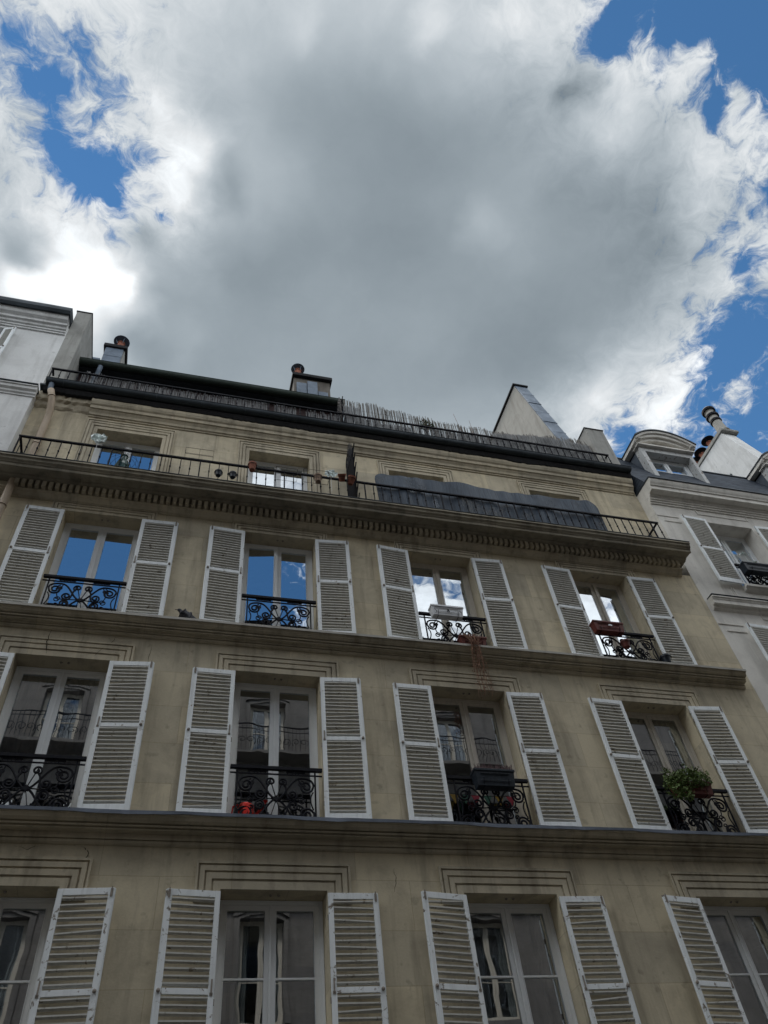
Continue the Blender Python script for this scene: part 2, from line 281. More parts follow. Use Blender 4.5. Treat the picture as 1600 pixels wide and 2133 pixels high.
def glass_mat(name, fac, tint=(.9, .95, 1)):
    mt = bpy.data.materials.new(name); mt.use_nodes = True; t = mt.node_tree; t.nodes.clear(); x = Mx(t)
    gl = x.n('ShaderNodeBsdfGlossy'); gl.inputs['Roughness'].default_value = 0.0; gl.inputs['Color'].default_value = (*tint, 1)
    tr = x.n('ShaderNodeBsdfTransparent'); tr.inputs[0].default_value = (.75, .8, .8, 1)
    fr = x.n('ShaderNodeFresnel'); fr.inputs[0].default_value = 1.5
    f = x.n('ShaderNodeMath', operation='MULTIPLY_ADD', use_clamp=True); x.l(fr.outputs[0], f.inputs[0]); f.inputs[1].default_value = .9; f.inputs[2].default_value = fac
    mxx = x.n('ShaderNodeMixShader'); x.l(f.outputs[0], mxx.inputs[0]); x.l(tr.outputs[0], mxx.inputs[1]); x.l(gl.outputs[0], mxx.inputs[2])
    n = x.noise(x.obj(rnd=True), 1.4, 2, .5); bp = x.n('ShaderNodeBump'); bp.inputs['Strength'].default_value = .10; bp.inputs['Distance'].default_value = .02
    x.l(n, bp.inputs['Height']); x.l(bp.outputs[0], gl.inputs['Normal'])
    o = x.n('ShaderNodeOutputMaterial'); x.l(mxx.outputs[0], o.inputs[0]); return mt
M['glass'] = glass_mat('window glass', .70)
M['glass_far'] = glass_mat('dark distant glass', .06)
M['glass_low'] = glass_mat('darker window glass', .46)

# ================================================================ mesh helpers
class MB:
    def __init__(s): s.v = []; s.f = []
    def add(s, vs, fs):
        o = len(s.v); s.v += [tuple(p) for p in vs]; s.f += [tuple(i+o for i in q) for q in fs]; return s
    def box(s, x0, x1, y0, y1, z0, z1):
        return s.add([(x0,y0,z0),(x1,y0,z0),(x1,y1,z0),(x0,y1,z0),(x0,y0,z1),(x1,y0,z1),(x1,y1,z1),(x0,y1,z1)],
                     [(0,3,2,1),(4,5,6,7),(0,1,5,4),(1,2,6,5),(2,3,7,6),(3,0,4,7)])
    def bar(s, p, q, w, h=None, up=(0, 0, 1)):
        h = w if h is None else h; p = Vector(p); q = Vector(q); d = (q-p).normalized(); u = Vector(up)
        if abs(d.dot(u)) > .98: u = Vector((0, 1, 0))
        a = d.cross(u).normalized()*w/2; b = a.cross(d).normalized()*h/2
        return s.add([p-a-b, p+a-b, p+a+b, p-a+b, q-a-b, q+a-b, q+a+b, q-a+b], [(0,3,2,1),(4,5,6,7),(0,1,5,4),(1,2,6,5),(2,3,7,6),(3,0,4,7)])
    def tube(s, pts, r, n=8, cap=True):
        pts = [Vector(p) for p in pts]; rs = r if isinstance(r, (list, tuple)) else [r]*len(pts); vs = []; fs = []
        pu = None
        for i, p in enumerate(pts):
            d = (pts[min(i+1, len(pts)-1)]-pts[max(i-1, 0)])
            d = d.normalized() if d.length > 1e-9 else Vector((0, 0, 1))
            if pu is None: pu = Vector((0, 1, 0)) if abs(d.y) < .9 else Vector((1, 0, 0))
            a = d.cross(pu).normalized(); b = a.cross(d).normalized(); pu = b
            for k in range(n):
                t = 2*math.pi*k/n; vs.append(p+a*math.cos(t)*rs[i]+b*math.sin(t)*rs[i])
        for i in range(len(pts)-1):
            for k in range(n): fs.append((i*n+k, i*n+(k+1) % n, (i+1)*n+(k+1) % n, (i+1)*n+k))
        if cap: fs.append(tuple(range(n-1, -1, -1))); fs.append(tuple((len(pts)-1)*n+k for k in range(n)))
        return s.add(vs, fs)
    def lathe(s, c, prof, n=20):
        c = Vector(c); vs = []; fs = []
        for r, z in prof:
            for k in range(n): t = 2*math.pi*k/n; vs.append((c.x+r*math.cos(t), c.y+r*math.sin(t), c.z+z))
        for i in range(len(prof)-1):
            for k in range(n): fs.append((i*n+k, i*n+(k+1) % n, (i+1)*n+(k+1) % n, (i+1)*n+k))
        if prof[0][0] > 1e-4: fs.append(tuple(range(n-1, -1, -1)))
        if prof[-1][0] > 1e-4: fs.append(tuple((len(prof)-1)*n+k for k in range(n)))
        return s.add(vs, fs)
    def profx(s, prof, x0, x1, jit=0, seg=0):
        """closed (y, z) profile extruded along x"""
        n = len(prof); k = max(1, seg); vs = []; fs = []
        for i in range(k+1):
            x = x0+(x1-x0)*i/k
            for (y, z) in prof: vs.append((x, y+random.uniform(-jit, jit), z+random.uniform(-jit, jit)))
        for i in range(k):
            for j in range(n): fs.append((i*n+j, (i+1)*n+j, (i+1)*n+(j+1) % n, i*n+(j+1) % n))
        fs.append(tuple(range(n))); fs.append(tuple(k*n+j for j in range(n-1, -1, -1)))
        return s.add(vs, fs)
    def prism(s, poly, axis, a, b):
        n = len(poly)
        def P(u, v, t): return {'x': (t, u, v), 'y': (u, t, v), 'z': (u, v, t)}[axis]
        return s.add([P(u, v, a) for u, v in poly]+[P(u, v, b) for u, v in poly],
                     [tuple(range(n)), tuple(range(2*n-1, n-1, -1))]+[(i, i+n, (i+1) % n+n, (i+1) % n) for i in range(n)])
    def build(s, name, m, parent=None, smooth=False, bevel=0, origin=None, **props):
        me = bpy.data.meshes.new(name)
        v = s.v
        if origin: v = [(p[0]-origin[0], p[1]-origin[1], p[2]-origin[2]) for p in v]
        me.from_pydata(v, [], s.f); me.validate()
        bm = bmesh.new(); bm.from_mesh(me); bmesh.ops.recalc_face_normals(bm, faces=bm.faces); bm.to_mesh(me); bm.free()
        me.materials.append(M[m] if isinstance(m, str) else m)
        if smooth:
            for p in me.polygons: p.use_smooth = True
        o = bpy.data.objects.new(name, me); C.objects.link(o)
        if origin: o.location = origin
        if parent: o.parent = parent
        if bevel:
            b = o.modifiers.new('bevel', 'BEVEL'); b.width = bevel; b.segments = 2; b.limit_method = 'ANGLE'
        if smooth:
            try:
                ms = o.modifiers.new('ws', 'WEIGHTED_NORMAL')
            except Exception: pass
        for k, q in props.items(): o[k] = q
        return o
def empty(name, loc=(0, 0, 0), **props):
    o = bpy.data.objects.new(name, None); C.objects.link(o); o.location = loc; o.empty_display_size = .2
    for k, q in props.items(): o[k] = q
    return o
def copy_tree(o, parent=None):
    c = o.copy(); C.objects.link(c); c.parent = parent
    for ch in list(o.children): copy_tree(ch, c)
    return c

def wall_mesh(mb, x0, x1, z0, z1, y, holes, depth, face=1):
    """flat front wall at y with rectangular holes and reveals; face=1 looks to -y"""
    xs = sorted({x0, x1} | {h[0] for h in holes} | {h[1] for h in holes}); zs = sorted({z0, z1} | {h[2] for h in holes} | {h[3] for h in holes})
    idx = {}; vs = []; fs = []
    def V(x, z):
        if (x, z) not in idx: idx[(x, z)] = len(vs); vs.append((x, y, z))
        return idx[(x, z)]
    for i in range(len(xs)-1):
        for j in range(len(zs)-1):
            cx, cz = (xs[i]+xs[i+1])/2, (zs[j]+zs[j+1])/2
            if any(h[0] < cx < h[1] and h[2] < cz < h[3] for h in holes): continue
            fs.append((V(xs[i], zs[j]), V(xs[i+1], zs[j]), V(xs[i+1], zs[j+1]), V(xs[i], zs[j+1])))
    mb.add(vs, fs); d = y+depth*face
    for a, b, c_, e in holes:
        mb.add([(a,y,c_),(b,y,c_),(b,y,e),(a,y,e),(a,d,c_),(b,d,c_),(b,d,e),(a,d,e)], [(0,1,5,4),(1,2,6,5),(2,3,7,6),(3,0,4,7)])
    return mb

def surround(mb, xa, xb, z0, z1, y, sc_side, sc_top):
    """mitred moulding down both sides and over the head; stepped profile"""
    prof = [(0, 0), (0, .016), (.29, .018), (.30, .006), (.355, .006), (.365, .028), (.58, .030), (.59, .008), (.645, .008), (.655, .032), (.84, .034), (.85, .012), (.90, .012), (.91, .040), (1.0, .040), (1.0, 0)]
    rings = []
    for o, p in prof:
        sx, sz = o*sc_side, o*sc_top
        rings.append([(xa-sx, y-p, z0), (xa-sx, y-p, z1+sz), (xb+sx, y-p, z1+sz), (xb+sx, y-p, z0)])
    vs = [q for r_ in rings for q in r_]; fs = []
    for i in range(len(prof)-1):
        for k in range(3): fs.append((i*4+k, i*4+k+1, (i+1)*4+k+1, (i+1)*4+k))
    mb.add(vs, fs)

# ================================================================ parts shared by the buildings
def window(parent, xc, z0, z1, yf, hw, fm='frame_white', muntin=(), tiltL=0, tiltR=0, curtain=None, glass='glass', face=1, mull=.055, lab=None):
    """casement window set in its reveal: outer frame > two sashes, two panes, curtain"""
    fw, sw, t = .055, .055, .06
    f = MB(); x0, x1 = xc-hw, xc+hw; ya, yb = sorted((yf, yf+t*face))
    f.box(x0, x0+fw, ya, yb, z0, z1); f.box(x1-fw, x1, ya, yb, z0, z1); f.box(x0+fw, x1-fw, ya, yb, z1-fw, z1); f.box(x0+fw, x1-fw, ya, yb, z0, z0+fw)
    yb2 = yf-.012*face
    a, b = sorted((yb2, yf)); f.box(x0, x0+.02, a, b, z0, z1); f.box(x1-.02, x1, a, b, z0, z1); f.box(x0+.02, x1-.02, a, b, z1-.022, z1)
    wob = f.build('window', fm, parent, bevel=.004)
    if lab: wob['label'] = lab
    gy = .018
    for side, tilt in ((-1, tiltL), (1, tiltR)):
        hx = xc+side*(hw-fw)                     # hinge line
        wd = hw-fw-.006; s = MB(); ox = (hx, yf+.004*face, z0+fw)
        def X(u): return u*(-side)               # u from hinge towards the middle
        H = z1-z0-2*fw
        def bx(u0, u1, v0, v1, d0, d1):
            xs = sorted((X(u0), X(u1))); ds = sorted((d0*face, d1*face)); s.box(xs[0], xs[1], ds[0], ds[1], v0, v1)
        bx(0, sw, 0, H, 0, .05); bx(wd-mull, wd, 0, H, 0, .05); bx(sw, wd-mull, H-sw, H, 0, .05); bx(sw, wd-mull, 0, sw+.03, 0, .05)
        bx(sw-.0, sw+.010, sw+.03, H-sw, -.006, 0); bx(wd-mull-.010, wd-mull, sw+.03, H-sw, -.006, 0); bx(sw+.01, wd-mull-.01, H-sw-.010, H-sw, -.006, 0)
        for mz in muntin: bx(sw, wd-mull, (mz-z0-fw)-.012, (mz-z0-fw)+.012, -.004, .036)
        if side == 1 and not tilt: bx(wd-.006, wd+.018, 0, H, -.022, 0)
        so_ = s.build('sash', fm, wob, bevel=.003); so_.location = ox
        g = MB(); xs = sorted((X(sw), X(wd-mull)))
        g.add([(xs[0], gy*face, sw+.03), (xs[1], gy*face, sw+.03), (xs[1], gy*face, H-sw), (xs[0], gy*face, H-sw)], [(0, 1, 2, 3)])
        go = g.build('pane', glass, wob); go.location = ox
        if tilt:
            for q in (so_, go): q.rotation_euler.z = -side*R(tilt)*face*-1
    if curtain:
        c = MB(); kind = curtain
        spans = {'both': [(-1, -.55), (.55, 1)], 'full': [(-1, 1)], 'left': [(-1, -.35)], 'right': [(.2, 1)], 'mid': [(-.15, .5)]}[kind[0]]
        for u0, u1 in spans:
            n = int(30*(u1-u0))+6; vs = []; fs = []
            for i in range(n+1):
                x = xc+hw*(u0+(u1-u0)*i/n); y = yf+face*(.16+.022*math.sin(i*1.3)+.01*math.sin(i*.7+xc))
                vs += [(x, y, z0+.05), (x, y+.01*math.sin(i*.9), z1-.03)]
            for i in range(n): fs.append((2*i, 2*i+2, 2*i+3, 2*i+1))
            c.add(vs, fs)
        c.build('curtain', kind[1], wob)
    return wob

def shutter_parts(parent, hx, zb, zt, y, side, wd=.62, ang=3, m='shutter', gap=.064, mid=.54, seed=0, lab=None, missing=()):
    """louvred leaf folded back on the wall; side=-1 lies left of the opening. local u runs from the hinge outwards"""
    rnd = random.Random(seed); H = zt-zb; t = .034; st = .062; s = MB()
    X = lambda u: u*side
    def bx(u0, u1, v0, v1, d0=0., d1=t):
        xs = sorted((X(u0), X(u1))); s.box(xs[0], xs[1], -d1, -d0, v0, v1)
    bot, top, mr = .125, .075, .062; mz = H*mid
    bx(0, st, 0, H); bx(wd-st, wd, 0, H); bx(st, wd-st, 0, bot, .002, t-.002); bx(st, wd-st, H-top, H, .002, t-.002); bx(st, wd-st, mz-mr/2, mz+mr/2, .002, t-.002)
    bx(wd-.004, wd+.012, 0, H, .004, .016)
    o = s.build('shutter', m, parent, bevel=.003)
    if lab: o['label'] = lab
    o.location = (hx, y, zb); o.rotation_euler.z = -R(ang)*side
    sl = MB()
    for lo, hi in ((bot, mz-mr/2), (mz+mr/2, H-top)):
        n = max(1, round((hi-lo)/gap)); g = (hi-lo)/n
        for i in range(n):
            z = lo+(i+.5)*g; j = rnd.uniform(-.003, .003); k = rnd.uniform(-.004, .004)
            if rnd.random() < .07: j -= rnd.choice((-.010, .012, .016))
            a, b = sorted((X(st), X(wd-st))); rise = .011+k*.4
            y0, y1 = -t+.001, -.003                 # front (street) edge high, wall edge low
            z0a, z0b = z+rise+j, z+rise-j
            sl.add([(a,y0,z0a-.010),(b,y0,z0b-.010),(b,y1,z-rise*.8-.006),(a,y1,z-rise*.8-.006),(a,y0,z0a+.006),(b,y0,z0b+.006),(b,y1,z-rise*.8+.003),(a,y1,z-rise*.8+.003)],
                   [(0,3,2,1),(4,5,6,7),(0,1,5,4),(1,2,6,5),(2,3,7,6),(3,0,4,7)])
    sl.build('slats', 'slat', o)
    la = MB(); lx = X(st*.5); la.box(lx-.008, lx+.008, -t-.012, -t, mz-.02, mz+.12); la.box(lx-.016, lx+.016, -t-.005, -t, mz-.04, mz-.01)
    la.build('latch', 'rust', o)
    kn = MB(); kx = X(wd-st*.45); kn.lathe((kx, -t-.012, mz+.0), [(.0, -.022), (.018, -.014), (.022, 0), (.016, .016), (0, .024)], 8); kn.box(kx-.014, kx+.014, -t-.004, -t, H-.10, H-.01) ; kn.box(kx-.006, kx+.006, -t-.014, -t-.004, H-.11, H+.01)
    kn.build('shutter_bolt', 'rust', o)
    for hz in (.12, .5, .88):
        h = MB(); h.box(-.012, .012, -.012, .004, H*hz-.03, H*hz+.03); h.build('hinge', 'rust', o)
    return o

# ironwork of the window guards: scrolls round a star
def spiral(cx, cz, r, turns, a0, dr=1, n=None):
    n = n or int(14*turns)+4; return [(cx+r*(1-.78*i/n)*math.cos(a0+dr*2*math.pi*turns*i/n), cz+r*(1-.78*i/n)*math.sin(a0+dr*2*math.pi*turns*i/n)) for i in range(n+1)]
def bez(p, n=10):
    (a, b, c, d) = [Vector((*q, 0)) for q in p]; out = []
    for i in range(n+1):
        t = i/n; v = a*(1-t)**3+b*3*t*(1-t)**2+c*3*t*t*(1-t)+d*t**3; out.append((v.x, v.y))
    return out
def guard_mesh(w, h):
    mb = MB(); r = .0150; zt = h-.155
    def add(p, rr=r): mb.tube([(x, 0, z) for x, z in p], rr, 5)
    mb.box(-w, w, -.028, .024, h-.045, h)                               # handrail
    mb.box(-w, w, -.010, .010, h-.115, h-.100); mb.box(-w+.10, w-.10, -.009, .009, .015, .03)
    for s_ in (-1, 1):
        mb.box(s_*(w-.10)-.010, s_*(w-.10)+.010, -.010, .010, 0, h-.03)
    W = w-.11; Z = zt; mid = Z*.5+.01
    for s_ in (-1, 1):
        Q = lambda pts: [(s_*x, z) for x, z in pts]
        add(Q(bez([(0.02, mid), (.14, mid+.06), (.20, Z+.01), (.34, Z)]) + bez([(.34, Z), (W-.02, Z), (W+.005, Z-.08), (W-.03, Z-.15)])[1:] + spiral(W-.115, Z-.125, .092, 1.6, -.35, -1)))
        add(Q(bez([(0.02, mid), (.14, mid-.07), (.20, .04), (.32, .035)]) + bez([(.32, .035), (W-.02, .03), (W+.005, .10), (W-.02, .17)])[1:] + spiral(W-.115, .125, .098, 1.6, .4, 1)))
        add(Q(spiral(.078, Z-.065, .064, 1.4, -1.2, 1))); add(Q(spiral(.078, .078, .064, 1.4, 1.2, -1)))
        add(Q(bez([(.10, Z-.10), (.16, Z-.16), (.12, mid+.02), (.19, mid-.01)]) + spiral(.215, mid+.065, .072, 1.45, -1.9, 1)))
        add(Q(bez([(.10, .11), (.16, .15), (.14, mid-.06), (.20, mid-.03)]) + spiral(.22, mid-.095, .070, 1.45, 1.9, -1)))
        add(Q([(0, mid), (.09, Z-.02)]), .008); add(Q([(0, mid), (.09, .03)]), .006)
        add(Q(spiral(W-.20, mid, .04, 1.1, 0, 1)), .009)
        add(Q(bez([(W-.02, .20), (W-.07, mid-.02), (W-.07, mid+.04), (W-.02, Z-.20)])), .010)
        add(Q(bez([(.30, Z-.01), (.33, Z-.12), (.40, Z-.2), (.33, mid+.02)]) + spiral(.335, mid-.02, .05, 1.0, 1.2, -1)), .009)
        add(Q(bez([(.30, .04), (.33, .12), (.38, .16), (.36, .22)]) + spiral(.33, .21, .035, 1.0, 0, 1)), .009)
        add(Q(spiral(.335, Z-.085, .052, 1.2, 1.5, -1)), .010); add(Q(spiral(.345, .085, .052, 1.2, -1.5, 1)), .010)
        add(Q(bez([(.0, mid), (.08, mid+.02), (.22, mid-.03), (W-.16, mid)])), .009)
        cx = s_*.26; z0 = h-.068                                          # frieze ornament
        for k in (-.045, 0, .045): mb.box(cx+k-.006, cx+k+.006, -.008, .008, z0-.030, z0+.034)
        mb.box(cx-.105, cx+.105, -.006, .006, z0-.014, z0-.003); mb.box(cx-.105, cx+.105, -.006, .006, z0+.006, z0+.017)
        for e in (-.11, .11): mb.prism([(cx+e-.022, z0+.002), (cx+e, z0-.022), (cx+e+.022, z0+.002), (cx+e, z0+.026)], 'y', -.008, .008)
    star = []
    for k in range(16):
        a = 2*math.pi*k/16; rr = (.062 if k % 4 == 0 else .048) if k % 2 == 0 else .024; star.append((rr*math.cos(a), mid+rr*math.sin(a)))
    mb.prism(star, 'y', -.014, .014)
    return mb
GP = {}
def guard(parent, xc, z, y, w=.63, h=.81, tag_=''):
    key = (w, h)
    if key not in GP: GP[key] = guard_mesh(w, h).build('window_guard', 'iron', parent); o = GP[key]
    else: o = GP[key].copy(); C.objects.link(o); o.parent = parent
    o.location = (xc, y, z); return o

def railing(parent, x0, x1, y, z0, h, sp, yback=None, collar=.62, name='balcony_railing', m='iron', endL=True, endR=True):
    mb = MB(); n = int(round((x1-x0)/sp)); sp = (x1-x0)/n
    for i in range(n+1):
        x = x0+i*sp; big = i % 9 == 0
        wv = .016 if not big else .024; mb.box(x-wv/2, x+wv/2, y-wv/2, y+wv/2, z0, z0+h-.01)
        if not big: mb.box(x-.014, x+.014, y-.014, y+.014, z0+h*collar, z0+h*collar+.03)
    mb.box(x0-.02, x1+.02, y-.009, y+.009, z0+.06, z0+.075)
    if yback:
        for ok, x in ((endL, x0), (endR, x1)):
            if not ok: continue
            yy = y+.16
            while yy < yback-.04: mb.box(x-.0065, x+.0065, yy-.0065, yy+.0065, z0, z0+h-.01); yy += .16
    o = mb.build(name, m, parent)
    hr = MB(); hr.box(x0-.022, x1+.022, y-.022, y+.022, z0+h-.024, z0+h+.010)
    if yback:
        if endL: hr.box(x0-.021, x0+.021, y+.022, yback, z0+h-.011, z0+h+.009)
        if endR: hr.box(x1-.021, x1+.021, y+.022, yback, z0+h-.011, z0+h+.009)
    hr.build('handrail', m, o)
    return o
def gutter(parent, x0, x1, y, z, r, m='zinc_dark', name='gutter'):
    mb = MB(); n = 10; pr = []
    for k in range(n+1): a = math.pi+math.pi*k/n; pr.append((y+r*math.cos(a), z+r*math.sin(a)))
    pr += [(y+r+.004, z+.012), (y+r-.010, z+.012), (y+r-.012, z)]
    for k in range(1, n): a = 2*math.pi-math.pi*k/n; pr.append((y+(r-.012)*math.cos(a), z+(r-.012)*math.sin(a)))
    pr += [(y-r+.012, z), (y-r+.010, z+.014), (y-r-.012, z+.016)]
    mb.profx(pr, x0, x1)
    o = mb.build(name, m, parent, smooth=False)
    bm = MB(); bm.tube([(0, y+r*1.03*math.cos(math.pi+math.pi*k/8), z+r*1.03*math.sin(math.pi+math.pi*k/8)) for k in range(9)], .006, 4)
    first = bm.build('gutter_bracket', m, o); x = x0+.35; first.location.x = x
    while x+.95 < x1:
        x += .95; c = first.copy(); C.objects.link(c); c.parent = o; c.location.x = x
    return o
def cowl(parent, x, y, z, r=.25, pot='terra', h=.42, disc='zinc_dark'):
    p = MB(); p.lathe((x, y, z), [(.13, 0), (.12, .05), (.105, .06), (.10, h*.75), (.12, h*.78), (.12, h*.86), (.085, h*.87)], 16); po = p.build('chimney_pot', pot, parent, smooth=False)
    d = MB(); d.lathe((x, y, z+h), [(r, .05), (r+.004, .062), (r*.6, .11), (0, .14)], 24)
    for k in range(4):
        a = k*math.pi/2+.5; d.bar((x+.11*math.cos(a), y+.11*math.sin(a), z+h*.7), (x+r*.8*math.cos(a), y+r*.8*math.sin(a), z+h+.05), .02, .006)
    d.build('chimney_cowl', disc, parent)

# ================================================================ ground
g = MB(); g.box(-400, 400, -400, 400, -.5, 0); g.build('ground', 'paving', kind='structure')
g = MB(); g.box(-80, 80, -.9, 7.6, .0, .004); g.build('street', 'asphalt', kind='structure')
g = MB(); g.box(-80, 80, 7.6, 9.9, 0, .13); g.box(-80, 80, -2.6, -.9, 0, .13); g.build('pavement', 'paving', kind='structure')

# ================================================================ the beige stone apartment building
XL, XR = -3.75, 10.18
BX = [-1.75, 1.365, 4.457, 7.855]; HW = .65; Y0 = 9.5; YT = 9.77
bld = empty('apartment_building', (3.2, 12, 0), label='beige stone apartment building with white louvred shutters and a long iron balcony', category='building')
bld.location = (0, 0, 0)
rows = [(3.50, 5.90, 'f3'), (6.74, 9.18, 'f4'), (9.95, 12.38, 'f5')]
mb = MB(); holes = [(x-HW, x+HW, a, b) for a, b, _ in rows for x in BX] + [(x-.6, x+.6, 0.13, 2.7) for x in (-1.75, 1.365, 4.457, 7.855)]
wall_mesh(mb, XL, XR, 0, 12.66, Y0, holes, .5)
wall_o = mb.build('wall', 'stone', bld)
mb = MB(); TH_ = [(x-HW, x+HW, 13.12, 15.33) for x in BX]
wall_mesh(mb, XL, XR, 13.0, 16.42, YT, TH_, .4)
mb.build('upper_wall', 'stone', bld)
# closed shell behind the fronts
mb = MB(); mb.box(XL+.002, XL+.05, 10.3, 15, 0, 16.3); mb.box(XR-.05, XR-.002, 10.3, 15, 0, 16.3); mb.box(XL, XR, 15, 15.2, 0, 16.3)
mb.box(XL+.002, XR-.002, 9.85, 15.0, 12.75, 12.9)
for z in (3.1, 6.3, 9.45, 12.55): mb.box(XL+.06, XR-.06, 10.02, 15, z, z+.15)
for x in (-.2, 2.9, 6.15): mb.box(x-.06, x+.06, 10.02, 15, 0, 16.3)
mb.box(XL+.002, XL+.04, 9.55, 10.3, 0, 12.6); mb.box(XR-.04, XR-.002, 9.55, 10.3, 0, 12.6)
mb.build('inner_structure', 'render', bld)
mb = MB(); mb.box(XL, XR, 9.79, 15.2, 16.34, 16.40); mb.build('terrace_floor', 'zinc_dark', bld)
for x in (-1.75, 1.365, 4.457, 7.855):
    mb = MB(); mb.box(x-.6, x+.6, 9.8, 9.86, .14, 2.69); mb.box(x-.03, x+.03, 9.78, 9.8, .14, 2.69); mb.build('street_door', 'pot_dark', bld)

# surrounds
for (a, b, k), (ss, stp) in zip(rows, ((.305, .33), (.305, .315), (.235, .215))):
    for x in BX:
        mb = MB(); surround(mb, x-HW, x+HW, b-.16, b, Y0, ss, stp); mb.build('window_surround', 'trim', bld)
for x in BX:
    mb = MB(); surround(mb, x-HW, x+HW, 13.12, 15.33, YT, .24, .30); mb.build('window_surround', 'trim', bld)

# string courses with flashings
def course(name, zt, yn, zb):
    pr = [(Y0, zt-.01), (yn, zt-.035), (yn, zt-.06), (yn+.015, zt-.065), (yn+.03, zt-.105), (yn+.060, zt-.132), (yn+.10, zt-.134), (yn+.10, zt-.148), (yn+.075, zt-.150), (yn+.080, zt-.170), (yn+.12, zt-.172), (yn+.12, zt-.186), (yn+.10, zt-.188), (yn+.105, zt-.200),
          (Y0-.055, zt-.204), (Y0-.055, zb+.062), (Y0-.025, zb+.060), (Y0-.025, zb+.048), (Y0-.048, zb+.046), (Y0-.040, zb+.020), (Y0-.015, zb), (Y0, zb)]
    mb = MB(); mb.profx(pr, XL+.02, 9.97 if zt > 9 else 10.10, .0015, 30); return mb.build(name, 'trim', bld)
course('string_course', 9.955, 9.27, 9.66); course('string_course', 6.735, 9.25, 6.40)
def flashing(zt, yn, m, amp):
    mb = MB(); n = 120; vs = []; fs = []; x1 = 9.975 if zt > 9 else 10.105
    for i in range(n+1):
        x = XL+.02+(x1-XL-.02)*i/n; j = amp*(math.sin(x*2.3)+.6*math.sin(x*5.1+1))*.5+random.uniform(-amp, amp)*.25
        vs += [(x, Y0-.003, zt+.012), (x, yn-.012, zt-.016+j*.4), (x, yn-.014+j*.3, zt-.062+j), (x, yn-.004, zt-.058+j)]
    for i in range(n):
        for k in range(3): fs.append((4*i+k, 4*i+4+k, 4*i+5+k, 4*i+1+k))
    mb.add(vs, fs); mb.build('ledge_flashing', m, bld)
flashing(6.745, 9.25, 'zinc_edge', .020); flashing(9.96, 9.27, 'render', .003)

# balcony slab with cove and dentils
SX = 10.03
mb = MB()
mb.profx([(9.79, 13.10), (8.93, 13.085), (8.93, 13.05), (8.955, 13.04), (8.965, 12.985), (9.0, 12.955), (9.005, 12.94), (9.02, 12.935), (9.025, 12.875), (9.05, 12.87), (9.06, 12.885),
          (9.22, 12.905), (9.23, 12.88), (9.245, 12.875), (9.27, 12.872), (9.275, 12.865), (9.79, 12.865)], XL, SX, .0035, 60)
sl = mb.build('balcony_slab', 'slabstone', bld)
mb = MB(); mb.profx([(9.40, 12.864), (9.40, 12.715), (9.36, 12.71), (9.36, 12.695), (9.40, 12.68), (9.43, 12.64), (9.45, 12.61), (9.465, 12.605), (9.465, 12.585), (9.5, 12.58), (9.5, 12.864)], XL, 9.93, .001, 40); mb.build('bed_moulding', 'trim', bld)
mb = MB(); x = -3.32
while x < 9.86: mb.box(x, x+.066, 9.285, 9.399, 12.722, 12.862); x += .112
mb.build('dentils', 'trim', bld)
mb = MB(); mb.box(XL, SX+.006, 8.925, 9.77, 13.102, 13.112); mb.build('slab_flashing', 'zinc_dark', bld)
# upper cornice under the gutter
mb = MB(); mb.profx([(YT, 15.72), (9.745, 15.725), (9.74, 15.76), (9.715, 15.77), (9.70, 15.83), (9.665, 15.88), (9.66, 15.90), (9.635, 15.905), (9.63, 15.99), (9.60, 16.02), (9.575, 16.08), (9.57, 16.2), (YT, 16.2)], -2.66, 10.12, .002, 60)
mb.build('upper_cornice', 'trim', bld)
mb = MB(); mb.profx([(YT, 15.80), (9.72, 15.86), (9.70, 15.97), (9.64, 16.02), (9.62, 16.2), (YT, 16.2)], XL, -2.67, .018, 14); mb.build('broken_cornice', 'trim', bld)
mb = MB(); vs = []; fs = []; n = 260                     # ragged sooty black mortar and flashing, with the gutter's shade painted in
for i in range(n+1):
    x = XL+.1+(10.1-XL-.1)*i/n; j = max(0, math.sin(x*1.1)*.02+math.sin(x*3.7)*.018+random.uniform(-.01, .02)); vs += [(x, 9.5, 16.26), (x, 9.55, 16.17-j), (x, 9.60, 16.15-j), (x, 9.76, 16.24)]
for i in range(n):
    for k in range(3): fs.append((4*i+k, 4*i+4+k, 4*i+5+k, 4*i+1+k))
mb.add(vs, fs); mb.build('eaves_flashing_shade', 'soot_and_shade', bld)
gutter(bld, -3.62, 10.10, 9.47, 16.385, .095)
mb = MB(); mb.box(XL, XR, 9.55, 9.80, 16.36, 16.405); mb.build('eaves_board', 'zinc_dark', bld)

# downpipe
mb = MB(); mb.tube([(-3.50, 9.47, 16.3), (-3.49, 9.48, 16.12), (-3.44, 9.50, 16.02)], .055, 12); mb.build('gutter_outlet', 'zinc', bld, smooth=True)
mb = MB(); mb.tube([(-3.47, 9.49, 16.10), (-3.42, 9.52, 15.92), (-3.38, 9.57, 15.72), (-3.37, 9.61, 15.55), (-3.37, 9.66, 15.42), (-3.37, 9.68, 15.2), (-3.37, 9.68, 13.1)], .07, 14)
mb.tube([(-3.37, 9.60, 13.09), (-3.37, 9.36, 12.86), (-3.37, 9.36, 3.0), (-3.37, 9.36, .1)], .068, 14)
for z in (12.15, 9.2, 6.0, 14.4): mb.tube([(-3.37, 9.36 if z < 13 else 9.68, z), (-3.37, 9.36 if z < 13 else 9.68, z+.03)], .078, 14)
mb.tube([(-3.425, 9.515, 15.94), (-3.415, 9.53, 15.90)], .078, 14)
mb.build('downpipe', 'pipe', bld, smooth=True)

